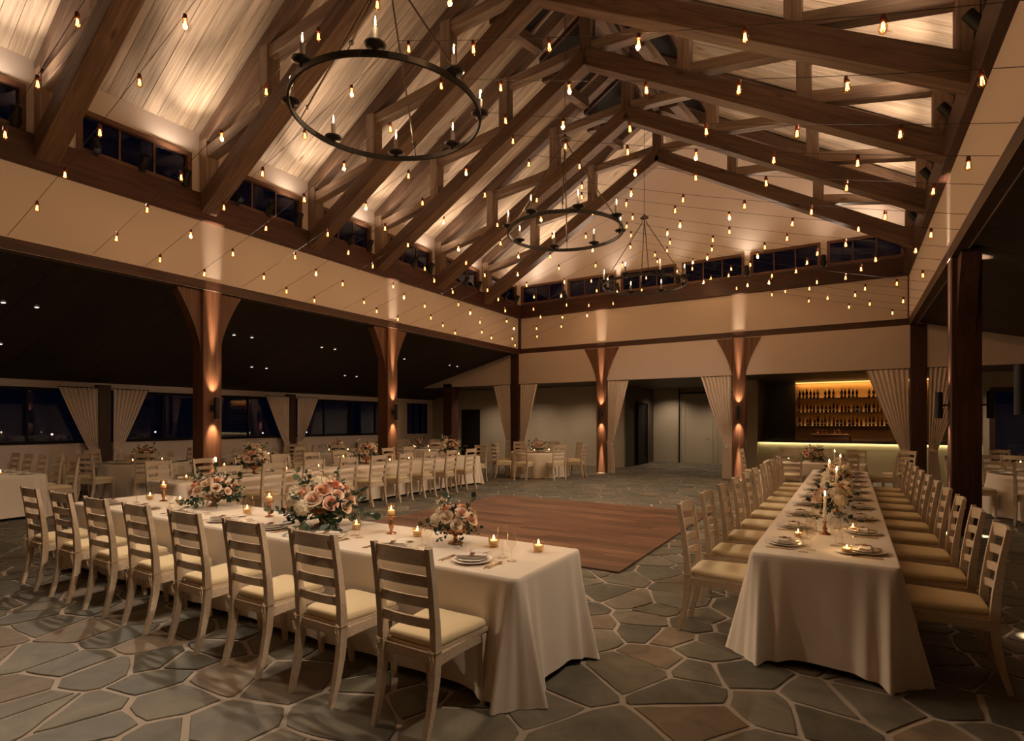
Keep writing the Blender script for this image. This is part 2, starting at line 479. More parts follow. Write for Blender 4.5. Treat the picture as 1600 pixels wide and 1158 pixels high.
# ---- dance floor of planks
df = thing('dance_floor', 'square brown wooden dance floor laid on the stone between the tables', 'dance floor', (-4.525, 8.3, 0))
MB().box(-2.325, 2.325, -2.4, 2.4, 0.003, 0.012).build('underlay', 'panel_dark', df)
pm = {}
for r_ in range(24):
    y = -2.4 + r_ * 0.2
    x = -2.325; first = R.uniform(0.25, 1.2)
    while x < 2.32:
        l = min(first if x < -2.3 else R.choice((0.9, 1.2, 1.5)), 2.325 - x)
        if 2.325 - x - l < 0.25: l = 2.325 - x
        key = round(l, 2)
        if key not in pm: pm[key] = MB().cbox(-key / 2 + 0.001, key / 2 - 0.001, -0.0985, 0.0985, 0, 0.014, 0.0015).mesh('plank', 'parquet')
        ob('plank', pm[key], df, (x + l / 2, y + 0.1, 0.010))
        x += l

# ---- side walls of the hall: fascia, clerestory with window openings
WZ0, WZ1 = 5.93, 6.56
L_WIN = [(1.45, 3.16), (3.82, 5.53), (6.18, 7.9), (8.45, 9.95), (10.57, 12.3), (12.95, 14.67), (15.3, 17.02)]
B_WIN = [(-10.12, -8.44), (-8.27, -6.55), (-6.36, -4.60), (-4.39, -2.64), (-2.44, -0.71), (-0.52, 1.16)]
def wall_with_windows(mb, axis, p0, p1, a0, a1, z0, z1, wins):
    def bx(a, b, c, d):
        if axis == 'x': mb.box(p0, p1, a, b, c, d)
        else: mb.box(a, b, p0, p1, c, d)
    bx(a0, a1, z0, WZ0); bx(a0, a1, WZ1, z1)
    q = a0
    for w0, w1 in wins: bx(q, w0, WZ0, WZ1); q = w1
    bx(q, a1, WZ0, WZ1)
mb = MB(); wall_with_windows(mb, 'x', XL - WALL_T, XL, YF, YB + WALL_T, Z_TRIM0, Z_EAVE + 0.02, L_WIN)
struct(mb.build('wall_left', 'plaster'))
mb = MB(); wall_with_windows(mb, 'x', XR, XR + WALL_T, YF, YB + WALL_T, Z_TRIM0, Z_EAVE + 0.02, L_WIN)
struct(mb.build('wall_right', 'plaster'))
mb = MB(); wall_with_windows(mb, 'y', YB, YB + WALL_T, XL, XR, Z_BEAM0, Z_EAVE, B_WIN)
mb.prism([(XL, Z_EAVE), (XR, Z_EAVE), (XC, Z_RIDGE + 0.02)], 'y', YB, YB + WALL_T)
struct(mb.build('wall_back', 'plaster'))
mb = MB()
zl = lambda x: 4.25 + AISLE * (x - XL)
zr = lambda x: 4.25 - AISLE * (x - XR)
xe_l = XL - (4.25 - Z_HEAD) / AISLE
xe_r = XR + (4.25 - Z_HEAD) / AISLE
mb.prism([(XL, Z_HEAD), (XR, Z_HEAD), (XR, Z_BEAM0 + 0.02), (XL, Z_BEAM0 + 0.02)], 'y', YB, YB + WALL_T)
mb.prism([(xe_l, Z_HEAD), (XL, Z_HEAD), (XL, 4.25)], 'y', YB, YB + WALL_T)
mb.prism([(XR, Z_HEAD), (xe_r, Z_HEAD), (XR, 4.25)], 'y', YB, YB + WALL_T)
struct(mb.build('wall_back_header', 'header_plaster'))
struct(MB().box(XWL, XWR, YF - 0.16, YF, 0, 10.8).build('wall_front', 'plaster'))

# ---- clerestory windows
def small_window(n, axis, p, a0, a1, face):
    """frame around the opening, two mullions and three panes; face = +1/-1 towards the room"""
    w = a1 - a0; h = WZ1 - WZ0
    loc = (p, (a0 + a1) / 2, WZ0) if axis == 'x' else ((a0 + a1) / 2, p, WZ0)
    root = bpy.data.objects.new('window_%d' % n, None); COL.objects.link(root); root.location = loc; struct(root)
    root.rotation_euler = (0, 0, {('x', 1): PI / 2, ('x', -1): -PI / 2, ('y', -1): 0}[(axis, face)])
    # local: x along the wall, -y towards the room
    fr = MB(); t = 0.055
    fr.box(-w / 2 - 0.02, w / 2 + 0.02, -0.035, 0.10, h - t, h + 0.02); fr.box(-w / 2 - 0.02, w / 2 + 0.02, -0.035, 0.10, -0.02, t * 0.8)
    fr.box(-w / 2 - 0.02, -w / 2 + t, -0.035, 0.10, t * 0.8, h - t); fr.box(w / 2 - t, w / 2 + 0.02, -0.035, 0.10, t * 0.8, h - t)
    fr.build('window_frame', 'window_wood', root)
    iw = w - 2 * t
    for k in (1, 2): MB().box(-0.014, 0.014, 0.02, 0.07, t * 0.8, h - t).build('mullion', 'window_wood', root, (-w / 2 + t + iw * k / 3, 0, 0))
    for k in range(3): MB().box(-iw / 6 + 0.014, iw / 6 - 0.014, 0.04, 0.046, t * 0.8, h - t).build('pane', 'window_glass', root, (-w / 2 + t + iw * (k + 0.5) / 3, 0, 0))
    return root
wn = 1
for a0, a1 in L_WIN: small_window(wn, 'x', XL, a0, a1, 1); wn += 1
for a0, a1 in L_WIN: small_window(wn, 'x', XR, a0, a1, -1); wn += 1
for a0, a1 in B_WIN: small_window(wn, 'y', YB, a0, a1, -1); wn += 1

# ---- long trims: upper beams, lower trims, light sill strips
tn = 1
def trim(p0, p1, w, h, mat='dark_timber'):
    global tn
    o = struct(beam('trim_%d' % tn, p0, p1, w, h, mat)); tn += 1
    return o
zb = (Z_BEAM0 + Z_BEAM1) / 2; hb = Z_BEAM1 - Z_BEAM0
trim((XL + 0.05, YF, zb), (XL + 0.05, YB, zb), 0.14, hb)
trim((XR - 0.05, YF, zb), (XR - 0.05, YB, zb), 0.14, hb)
trim((XL, YB - 0.05, zb), (XR, YB - 0.05, zb), 0.14, hb)
zt = (Z_TRIM0 + Z_TRIM1) / 2; ht = Z_TRIM1 - Z_TRIM0
trim((XL - 0.076, YF, zt), (XL - 0.076, YB, zt), 0.16, ht)
trim((XR + 0.076, YF, zt), (XR + 0.076, YB, zt), 0.16, ht)
trim((XL, YB + 0.076, zt), (XR, YB + 0.076, zt), 0.16, ht)
for x in (XL - 0.11, XR + 0.11):                   # deep beam behind the lower trims
    trim((x, YF, 4.27), (x, YB, 4.27), 0.18, 0.2)

trim((XL + 0.03, YB - 0.03, Z_TRIM1), (XL + 0.03, YB - 0.03, Z_BEAM0), 0.10, 0.10)
trim((XR - 0.01, YB - 0.01, Z_TRIM1), (XR - 0.01, YB - 0.01, Z_BEAM0), 0.04, 0.04)

# ---- roof: two slopes of boards
def slope_boards(name, x_low, z_low, x_high, z_high, y0, y1, mat, wmin, wmax, thick=0.025):
    L = math.hypot(x_high - x_low, z_high - z_low)
    d = Vector((x_high - x_low, 0, z_high - z_low)).normalized()
    root = bpy.data.objects.new(name, None); COL.objects.link(root); struct(root)
    yv = Vector((0, 1, 0)) if d.x > 0 else Vector((0, -1, 0))
    zv = d.cross(yv)
    rot = Matrix((d, yv, zv)).transposed().to_euler()
    y = y0; ms = {}
    while y < y1 - 0.01:
        w = round(R.uniform(wmin, wmax), 2)
        w = min(w, y1 - y)
        k = round(w, 3)
        if k not in ms: ms[k] = MB().cbox(-L / 2, L / 2, -w / 2 + 0.0018, w / 2 - 0.0018, 0, thick, 0.004).mesh('board', mat)
        ob('board', ms[k], root, ((x_low + x_high) / 2, y + w / 2, (z_low + z_high) / 2), rot)
        y += w
    return root
SKY0, SKY1 = 0.35, 1.05       # skylight strip near the ridge (distance from the ridge line, along x)
slope_boards('ceiling_left', XL - 0.05, Z_EAVE - 0.03, XC - 0.02, Z_RIDGE, YF, YB, 'roof_board', 0.17, 0.34)
slope_boards('ceiling_right', XR + 0.05, Z_EAVE - 0.03, XC + 0.02, Z_RIDGE, YF, YB, 'roof_board', 0.17, 0.34)
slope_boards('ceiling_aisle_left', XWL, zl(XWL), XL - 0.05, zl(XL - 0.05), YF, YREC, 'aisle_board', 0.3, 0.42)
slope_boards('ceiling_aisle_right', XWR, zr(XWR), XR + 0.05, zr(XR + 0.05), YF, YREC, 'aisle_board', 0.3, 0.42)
struct(MB().box(xe_l, xe_r, YB + 0.02, 23.5, Z_HEAD + 0.001, Z_HEAD + 0.1).build('ceiling_recess', 'panel_dark'))
trim((XC, YF, Z_RIDGE - 0.22), (XC, YB, Z_RIDGE - 0.22), 0.16, 0.34, 'truss_timber')

# ---- skylights, dark glass on both slopes beside the ridge
for k in range(2, 7):
    y0, y1 = TRUSS_Y[k] - 1.70, TRUSS_Y[k] - 0.12
    for sgn in (-1, 1):
        xa, xb = XC + sgn * 1.35, XC + sgn * 0.30
        za, zb_ = Z_RIDGE - 1.35 * PITCH - 0.035, Z_RIDGE - 0.30 * PITCH - 0.035
        root = bpy.data.objects.new('window_%d' % wn, None); COL.objects.link(root); struct(root); wn += 1
        cx, cz = (xa + xb) / 2, (za + zb_) / 2
        root.location = (cx, (y0 + y1) / 2, cz)
        root.rotation_euler = (0, math.atan2(-(zb_ - za), xb - xa) if sgn < 0 else math.atan2((za - zb_), (xb - xa)), 0)
        L = math.hypot(xb - xa, zb_ - za); W = y1 - y0
        root.rotation_euler = (0, -math.atan(PITCH) if sgn < 0 else math.atan(PITCH), 0)
        fr = MB()
        for s in (-1, 1):
            fr.box(-L / 2, L / 2, s * W / 2 - 0.03, s * W / 2 + 0.03, -0.05, 0.03); fr.box(s * L / 2 - 0.03, s * L / 2 + 0.03, -W / 2 + 0.03, W / 2 - 0.03, -0.05, 0.03)
        fr.build('window_frame', 'dark_timber', root)
        MB().box(-L / 2 + 0.03, L / 2 - 0.03, -W / 2 + 0.03, W / 2 - 0.03, -0.015, -0.005).build('pane', 'door_dark', root)
        MB().box(-L / 2 + 0.03, L / 2 - 0.03, -0.012, 0.012, -0.03, -0.016).build('mullion', 'dark_timber', root)

# ---- trusses
N_TR = len(TRUSS_Y)
def truss(yn, label):
    yc = yn + 0.15
    t = thing('roof_truss', label, 'roof truss', (XC, yc, 5.46), 0, 'timber roof trusses')
    W, CH = 0.29, 0.32
    ct = 0.572
    zc0, zc1 = 5.46, 8.75                                      # chord underside at wall / middle
    off = CH / 2 / math.cos(math.atan(ct))
    cv = CH / math.cos(math.atan(ct))
    th = 0.26; tv = th / math.cos(math.atan(PITCH))
    roof = lambda d: Z_RIDGE - 0.012 - PITCH * d                  # d = distance from centre
    low = lambda d: zc1 + cv - ct * d                            # top of bottom chord
    for s in (-1, 1):
        beam('bottom_chord', (XC + s * (HALF - 0.02), yc, zc0 + off + 0.011), (XC, yc, zc1 + off), W, CH, 'truss_timber', t)
        beam('top_chord', (XC + s * (HALF - 0.02), yc, roof(HALF - 0.02) - tv / 2 - 0.015), (XC + s * 0.03, yc, roof(0.03) - tv / 2 - 0.015), 0.22, th, 'truss_timber', t)
        for d in (HALF - 0.13, HALF * 2 / 3, HALF / 3):
            beam('post', (XC + s * d, yc, low(d) - 0.1), (XC + s * d, yc, roof(d) - tv * 0.7), 0.22, 0.24, 'web_timber_lit', t, up=(0, 1, 0))
        for a, b in ((HALF - 0.02, HALF * 2 / 3 + 0.02), (HALF * 2 / 3 - 0.12, HALF / 3 + 0.03), (HALF / 3 - 0.12, 0.06)):
            beam('diagonal', (XC + s * a, yc, roof(a) - tv - 0.10), (XC + s * b, yc, low(b) + 0.03), 0.20, 0.2, 'web_timber_lit', t)
    beam('king_post', (XC, yc, 8.8), (XC, yc, Z_RIDGE - 0.3), 0.24, 0.24, 'truss_timber', t, up=(0, 1, 0))
    return t
for i, y in enumerate(TRUSS_Y):
    k = N_TR - 1 - i
    truss(y, 'brown timber roof truss next to the cream back gable' if k == 0 else '%s brown timber roof truss counted from the cream back gable' % ORD[k])
# struts between the trusses on both sides of the ridge
kk = 0
for i in range(1, N_TR - 1):
    for s in (-1, 1):
        a = (XC + s * 1.02, TRUSS_Y[i] + 0.31, 9.02); b = (XC + s * 1.02, TRUSS_Y[i + 1] - 0.01, 9.42)
        o = beam('roof_strut', a, b, 0.2, 0.2, 'truss_timber')
        side = 'left' if s < 0 else 'right'
        tag(o, 'sloping timber strut %s of the ridge in the %s roof bay from the back gable' % (side, ORD[N_TR - 2 - i + 1]), 'strut', 'struts beside the ridge')

# ---- aisle outer walls with window bands
def window_band(n0, x, ys, face, zs=1.17, zh=2.50):
    """posts, panes and frames between the posts at ys along an outer wall"""
    n = n0
    for a, b in zip(ys[:-1], ys[1:]):
        a += 0.14; b -= 0.14
        root = bpy.data.objects.new('window_%d' % n, None); COL.objects.link(root); struct(root); n += 1
        root.location = (x, (a + b) / 2, zs); root.rotation_euler = (0, 0, PI / 2 if face > 0 else -PI / 2)
        w = b - a; h = zh - zs
        fr = MB(); fr.box(-w / 2, w / 2, -0.03, 0.09, 0, 0.07); fr.box(-w / 2, w / 2, -0.03, 0.09, h - 0.07, h)
        fr.box(-w / 2, -w / 2 + 0.07, -0.03, 0.09, 0.07, h - 0.07); fr.box(w / 2 - 0.07, w / 2, -0.03, 0.09, 0.07, h - 0.07)
        fr.build('window_frame', 'door_dark', root)
        np_ = 4; pw = (w - 0.14) / np_
        for k in range(np_):
            cx = -w / 2 + 0.07 + pw * (k + 0.5)
            MB().box(-pw / 2 + 0.02, pw / 2 - 0.02, 0.03, 0.036, 0.07, h - 0.07).build('pane', 'window_glass', root, (cx, 0, 0))
            if k: 
                q = 0.05 if k == 2 else 0.025
                MB().box(-q, q, 0.0, 0.07, 0.07, h - 0.07).build('mullion', 'door_dark', root, (-w / 2 + 0.07 + pw * k, 0, 0))
    return n
YS_L = [-4.5, 1.05, 6.55, 12.04, 17.5, 19.6]
wn = window_band(wn, XWL, YS_L[1:5], 1)
mb = MB(); mb.box(XWL - 0.16, XWL, YF, 23.5, 0, 1.17); mb.box(XWL - 0.16, XWL, YF, 23.5, 2.50, 2.75)
mb.box(XWL - 0.16, XWL, YF, YS_L[1], 1.17, 2.5)
mb.box(XWL - 0.16, XWL, 19.2, 23.5, 1.17, 2.5); mb.box(XWL - 0.16, XWL, 17.4, 17.9, 1.17, 2.5)
struct(mb.build('wall_aisle_left', 'plaster'))
root = struct(bpy.data.objects.new('window_%d' % wn, None)); COL.objects.link(root); root.location = (XWL, 18.55, 1.17); root.rotation_euler = (0, 0, PI / 2); wn += 1
MB().box(-0.65, 0.65, 0.03, 0.036, 0, 1.33).build('pane', 'window_glass', root)
for xx in (-0.63, -0.22, 0.22, 0.63): MB().box(-0.02, 0.02, -0.02, 0.08, 0, 1.33).build('mullion', 'door_dark', root, (xx, 0, 0))
for i, y in enumerate(YS_L[1:4]):
    struct(beam('trim_%d' % tn, (XWL + 0.06, y, 0), (XWL + 0.06, y, 2.62), 0.30, 0.24, 'dark_timber')); tn += 1
struct(MB().box(XWR, XWR + 0.16, YF, 23.5, 0, 2.9).build('wall_aisle_right', 'plaster'))
struct(MB().box(-60, XWL - 0.16, -20, 60, -0.5, -0.3).build('ground', 'ground_dark'))

# ---- recess behind the back columns: walls, doors, bar niche
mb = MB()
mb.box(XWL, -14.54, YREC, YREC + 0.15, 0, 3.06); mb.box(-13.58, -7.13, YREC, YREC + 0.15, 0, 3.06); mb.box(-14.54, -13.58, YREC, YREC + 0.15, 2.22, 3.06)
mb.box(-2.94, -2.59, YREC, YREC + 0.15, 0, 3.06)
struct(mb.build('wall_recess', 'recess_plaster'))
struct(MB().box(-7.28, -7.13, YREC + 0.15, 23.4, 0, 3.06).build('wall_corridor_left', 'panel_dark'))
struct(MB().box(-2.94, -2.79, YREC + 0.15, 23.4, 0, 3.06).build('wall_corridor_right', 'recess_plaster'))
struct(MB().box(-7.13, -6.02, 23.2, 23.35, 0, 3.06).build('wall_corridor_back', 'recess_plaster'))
dn = 1
def door(loc, w, h, mat, rz=0, panels=True, fmat='door_dark'):
    global dn
    root = struct(bpy.data.objects.new('door_%d' % dn, None)); COL.objects.link(root); root.location = loc; root.rotation_euler = (0, 0, rz); dn += 1
    fr = MB(); fr.box(-w / 2, -w / 2 + 0.05, -0.04, 0.1, 0, h); fr.box(w / 2 - 0.05, w / 2, -0.04, 0.1, 0, h); fr.box(-w / 2 + 0.05, w / 2 - 0.05, -0.04, 0.1, h - 0.05, h)
    fr.build('door_frame', fmat, root)
    lf = MB(); iw = w - 0.1; ih = h - 0.05
    if panels:
        st = 0.14
        for x0, x1, z0, z1 in ((-iw / 2, -iw / 2 + st, 0, ih), (iw / 2 - st, iw / 2, 0, ih), (-iw / 2 + st, iw / 2 - st, 0, 0.28), (-iw / 2 + st, iw / 2 - st, ih - 0.16, ih)): lf.box(x0, x1, 0, 0.05, z0, z1)
        lf.box(-iw / 2 + st, iw / 2 - st, 0.018, 0.05, 0.28, ih - 0.16)
    else: lf.box(-iw / 2, iw / 2, 0.0, 0.05, 0, ih)
    leaf = lf.build('door_leaf', mat, root)
    MB().tube([(iw / 2 - 0.08, -0.0, 1.0), (iw / 2 - 0.08, -0.06, 1.0), (iw / 2 - 0.2, -0.06, 1.0)], 0.011).build('door_handle', 'iron', leaf)
    return root
door((-14.06, YREC, 0), 0.96, 2.22, 'door_dark', panels=False)
door((-7.06, 21.5, 0), 1.2, 2.45, 'door_dark', rz=PI / 2)
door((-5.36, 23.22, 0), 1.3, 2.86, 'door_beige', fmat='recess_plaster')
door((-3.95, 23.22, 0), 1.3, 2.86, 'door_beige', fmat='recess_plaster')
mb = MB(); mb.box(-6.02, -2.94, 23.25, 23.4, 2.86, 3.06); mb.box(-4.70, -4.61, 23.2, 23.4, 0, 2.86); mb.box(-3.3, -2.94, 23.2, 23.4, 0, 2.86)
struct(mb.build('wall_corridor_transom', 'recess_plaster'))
struct(MB().box(-6.06, -6.01, 23.14, 23.2, 0, 3.06).box(-6.01, -2.95, 23.14, 23.2, 2.84, 2.90).build('trim_%d' % tn, 'black_metal')); tn += 1
# bar niche
mb = MB(); mb.box(-2.59, -1.62, 21.4, 21.5, 0, 3.06); mb.box(-2.79, -2.59, YREC + 0.15, 21.5, 0, 3.06)
struct(mb.build('wall_bar_side', 'panel_dark'))
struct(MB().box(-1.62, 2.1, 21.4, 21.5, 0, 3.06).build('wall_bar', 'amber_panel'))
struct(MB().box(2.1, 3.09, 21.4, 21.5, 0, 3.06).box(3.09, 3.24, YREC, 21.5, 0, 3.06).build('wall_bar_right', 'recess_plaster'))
# glass doors on the right of the recess
for k in range(3):
    x = 3.75 + k * 1.05
    root = struct(bpy.data.objects.new('door_%d' % dn, None)); COL.objects.link(root); root.location = (x, YREC, 0); dn += 1
    fr = MB(); fr.box(-0.52, -0.40, 0, 0.08, 0, 2.62); fr.box(0.40, 0.52, 0, 0.08, 0, 2.62); fr.box(-0.40, 0.40, 0, 0.08, 2.5, 2.62); fr.box(-0.40, 0.40, 0, 0.08, 0, 0.2)
    fr.build('door_frame', 'dark_timber', root)
    MB().box(-0.40, 0.40, 0.035, 0.041, 0.2, 2.5).build('pane', 'window_glass', root)
    MB().box(0.42, 0.45, -0.05, 0, 0.9, 1.25).build('door_handle', 'rod_metal', root)
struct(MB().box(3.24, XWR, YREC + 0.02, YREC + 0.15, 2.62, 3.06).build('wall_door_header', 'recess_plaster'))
struct(MB().box(-13.72, -13.30, YB + 0.0, YB + 0.42, 0, Z_HEAD + 0.12).build('trim_%d' % tn, 'dark_timber')); tn += 1
bn = MB().box(-7.13, -2.95, 23.17, 23.2, 0, 0.1)
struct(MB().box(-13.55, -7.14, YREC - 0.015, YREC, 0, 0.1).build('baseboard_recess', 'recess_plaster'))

# ---- columns with curved brackets
def column(x, y, label, face, sconces=(), brackets=True, size=0.36, mat='column_timber'):
    """face: 'x' when brackets spread along y (side walls), 'y' when they spread along x (back wall)"""
    t = thing('column', label, 'column', (x, y, 0), 0, 'timber columns around the hall')
    beam('post', (x, y, 0), (x, y, Z_TRIM0 + 0.0), size, size, mat, t, ch=0.012)
    if brackets:
        for s in (-1, 1):
            a0 = size / 2
            wv, hv = 0.42, 1.20
            poly = [(a0, Z_TRIM0 - 0.01), (a0 + wv, Z_TRIM0 - 0.01), (a0 + wv, Z_TRIM0 - 0.05)]
            for k in range(1, 13):
                q = k / 13
                poly.append((a0 + wv * (1 - q) ** 1.6, Z_TRIM0 - 0.05 - (hv - 0.05) * q))
            poly.append((a0, Z_TRIM0 - hv))
            poly = [(s * p, q) for p, q in poly]
            if s > 0: poly = poly[::-1]
            MB().prism(poly, 'x' if face == 'x' else 'y', *((-0.11, 0.11) if face == 'x' else (-0.19, 0.02))).build('bracket', mat + '_upright', t)
    return t
def sconce(x, y, dx, dy, label, watts=P_SCONCE, size=0.36):
    """black cylinder held off the column by an arm; shines up and down"""
    z = 1.95
    bx_, by_ = x + dx * (size / 2), y + dy * (size / 2)
    t = thing('wall_sconce', label, 'wall lamp', (bx_, by_, z), 0, 'up and down lamps on the columns')
    ang = math.atan2(dy, dx)
    MB().box(0, 0.012, -0.045, 0.045, -0.06, 0.06).build('back_plate', 'black_metal', t, rot=(0, 0, ang))
    MB().tube([(0.0, 0, 0), (0.10, 0, 0)], 0.014, 8).build('arm', 'black_metal', t, rot=(0, 0, ang))
    px_, py_ = 0.125 * dx, 0.125 * dy
    c = MB().lathe([(0.046, -0.2), (0.049, -0.195), (0.049, 0.195), (0.046, 0.2), (0.042, 0.2), (0.042, 0.12), (0.0, 0.12)], 20, cap0=False, cap1=False)
    c.lathe([(0.046, -0.2), (0.042, -0.2), (0.042, -0.12), (0.0, -0.12)], 20, cap0=False, cap1=False)
    c.build('shade', 'black_metal', t, (px_, py_, 0), smooth=False)
    MB().lathe([(0.0, 0.0), (0.034, 0.004)], 12, cz=0.13, cap0=False).lathe([(0.034, -0.004), (0.0, 0.0)], 12, cz=-0.13, cap1=False, cap0=False).build('lens', 'lamp_glow', t, (px_, py_, 0))
    w = Vector((bx_ + px_, by_ + py_, z))
    tilt = Vector((-dx, -dy, 0)) * 0.12
    for s in (1, -1):
        spot('sconce_beam', w + Vector((0, 0, 0.205 * s)), w + Vector((0, 0, 2.0 * s)) + tilt, watts, 10, 1.0, 0.02, WARM, t)
        spot('sconce_glow', w + Vector((0, 0, 0.205 * s)), w + Vector((0, 0, 1.0 * s)) + tilt * 3, watts * 0.022, 50, 1.0, 0.025, WARM, t)
xcl, xcr, ycb = XL - 0.18, XR + 0.19, YB + 0.17
column(xcl, 5.95, 'brown timber column on the left side nearest the camera', 'x')
sconce(xcl, 5.95, 1, 0, 'black cylinder lamp on the nearest left column')
column(xcl, 10.75, 'brown timber column in the middle of the left side', 'x')
sconce(xcl, 10.75, 1, 0, 'black cylinder lamp on the middle left column')
column(xcl, ycb - 0.04, 'dark timber column in the back left corner between curtains', 'x', brackets=False, size=0.34, mat='dark_timber')
column(-7.05, ycb, 'brown timber back column left of the corridor opening', 'y')
sconce(-7.05, ycb, 0, -1, 'black cylinder lamp on the back column left of the corridor')
column(-2.78, ycb, 'brown timber back column between the corridor and the bar', 'y')
sconce(-2.78, ycb, 0, -1, 'black cylinder lamp on the back column beside the bar')
column(xcr, ycb - 0.04, 'dark timber column in the back right corner beside the bar curtains', 'y', brackets=False, size=0.34, mat='dark_timber')
column(xcr, 10.65, 'dark timber column on the right side behind the long table', 'x', mat='dark_timber')
sconce(xcr, 10.65, -1, 0, 'black cylinder lamp on the hall side of the right column')
sconce(xcr, 10.65, 1, 0, 'black cylinder lamp on the aisle side of the right column')
column(xcr, 5.84, 'dark timber column on the right just outside the frame', 'x', mat='dark_timber')
sconce(xcr, 5.84, -1, 0, 'black cylinder lamp cut by the right edge of the picture')

# ================================================================== LAMPS
# ---- black spotlights on the clerestory sills: some wash the roof, some light the room
SPOT_BODY = MB().lathe([(0.0, -0.14), (0.055, -0.14), (0.062, -0.13), (0.062, 0.14), (0.058, 0.145), (0.052, 0.14), (0.050, -0.02), (0.0, -0.025)], 18, cap0=False, cap1=False).mesh('body', 'black_metal')
SPOT_YOKE = MB().tube([(0.068, 0, 0.0), (0.068, 0, -0.10), (0.04, 0, -0.135), (-0.04, 0, -0.135), (-0.068, 0, -0.10), (-0.068, 0, 0.0)], 0.008, 6).lathe([(0.03, -0.17), (0.03, -0.135)], 12).mesh('yoke', 'black_metal')
SPOT_LENS = MB().lathe([(0.0, -0.022), (0.030, -0.019)], 16, cap0=False, cap1=False).mesh('lens', 'spot_lens')
def spotlight(loc, target, label, watts, cone, col=WARM, up=True):
    loc = Vector(loc)
    t = thing('spotlight', label, 'spotlight', loc, 0, 'black spotlights on the clerestory sills')
    d = (Vector(target) - loc).normalized()
    e = d.to_track_quat('Z', 'Y').to_euler()
    ob('yoke', SPOT_YOKE, t, (0, 0, 0), (0, 0, math.atan2(d.y, d.x) + PI / 2))
    b = ob('body', SPOT_BODY, t, (0, 0, 0), e)
    ob('lens', SPOT_LENS, b)
    if watts: spot('spot_beam', loc + d * 0.15, loc + d * 3, watts, cone, 1.0, 0.05, SOFT, t)
ZS = Z_BEAM1 + 0.17
n_sp = 0
for side, x, s in (('left', XL + 0.10, 1), ('right', XR - 0.10, -1)):
    for b, (a0, a1) in enumerate(L_WIN):
        w = a1 - a0
        nb = len(L_WIN) - 1 - b
        for k, q in enumerate((0.12, 0.52, 0.93)):
            y = a0 + w * q
            lab = '%s black spotlight under the %s window of the %s clerestory counted from the back' % (['near', 'middle', 'far'][k], ORD[nb], side)
            if k == 1: spotlight((x, y, ZS), (x + s * 5.0, y, ZS + 4.55), lab, P_UP * 480, 36)
            elif k == 0: spotlight((x, y, ZS), (x + s * (4.6 if b % 2 else 7.6), y - 0.6, 0.8), lab, P_DOWN, 62)
            else:
                spotlight((x, y, ZS), (x + s * 3.0, y - 0.4, ZS + 4.3), lab, P_UP * 170, 66)
                spot('spot_spill', (x + s * 0.1, y - 0.25, ZS + 0.22), (x + s * 1.0, y - 0.4, ZS + 3.2), P_UP * 32, 140, 1.0, 0.05, SOFT)
for k, (xa, xb) in enumerate(zip(B_WIN[:-1], B_WIN[1:])):
    x = (xa[1] + xb[0]) / 2
    spotlight((x, YB - 0.12, ZS), (x, YB - 2.2, ZS + 4.0 if k % 2 else 9.0), '%s black spotlight from the left on the back clerestory sill' % ORD[k], P_UP * 110, 120)

# ---- recessed downlights in the aisle ceilings
CAN_RING = MB().lathe([(0.052, 0.0), (0.052, -0.008), (0.036, -0.008), (0.033, 0.004)], 16, cap0=False, cap1=False).mesh('ring', 'black_metal')
CAN_LENS = MB().lathe([(0.0, -0.004), (0.034, -0.004)], 16, cap0=False, cap1=False).mesh('lens', 'can_lens')
nd = 0
CANS = [(-12.2, 3.5), (-12.2, 3.95), (-14.1, 3.55), (-14.1, 4.0), (-12.2, 7.6), (-12.2, 8.05), (-14.1, 9.3), (-14.1, 9.75), (-12.2, 10.1), (-12.2, 10.55), (-14.1, 12.6), (-14.1, 13.1), (-12.2, 12.9), (-12.2, 13.35), (-12.2, 15.7), (-12.2, 16.15)]
for k, (x, y) in enumerate(CANS):
    row = 'row near the columns' if x > -13 else 'row near the windows'
    idx = [c for c in CANS if (c[0] > -13) == (x > -13)].index((x, y))
    t = thing('downlight', '%s recessed downlight from the left in the left aisle ceiling, %s' % (ORD[idx], row), 'downlight', (x, y, zl(x) - 0.018), 0, 'recessed downlights in the left aisle')
    t.rotation_euler = (0, -math.atan(AISLE), 0)
    ob('ring', CAN_RING, t); ob('lens', CAN_LENS, t)
    if k % 2 == 0: spot('can_beam', (x, y + 0.2, zl(x) - 0.05), (x, y + 0.2, 0), P_CAN * 6, 95, 0.7, 0.04, WARM)
RC = [(3.4, 8.3), (3.4, 8.75), (3.4, 12.9), (3.4, 13.35), (5.2, 12.9)]
for k, (x, y) in enumerate(RC):
    t = thing('downlight', '%s recessed downlight from the front in the right aisle ceiling' % ORD[k], 'downlight', (x, y, zr(x) - 0.018), 0, 'recessed downlights in the right aisle')
    t.rotation_euler = (0, math.atan(AISLE), 0)
    ob('ring', CAN_RING, t); ob('lens', CAN_LENS, t)
    if k % 2 == 0: spot('can_beam', (x, y + 0.2, zr(x) - 0.05), (x, y + 0.2, 0), P_CAN * 7, 95, 0.7, 0.04, WARM)
for k, (x, y) in enumerate([(-12.6, 18.3), (-10.6, 18.3), (-8.6, 18.3), (-6.3, 22.3), (-4.4, 22.0), (0.2, 18.5), (3.9, 18.5)]):  # cans added to brighten the recess and corridor walls
    t = thing('downlight', '%s recessed downlight from the left, added to light the recess behind the back columns' % ORD[k], 'downlight', (x, y, Z_HEAD - 0.002), 0, 'added downlights behind the back columns')
    ob('ring', CAN_RING, t); ob('lens', CAN_LENS, t)
    spot('can_beam', (x, y, Z_HEAD - 0.03), (x, y, 0), P_CAN * 24, 135, 1.0, 0.04, WARM)

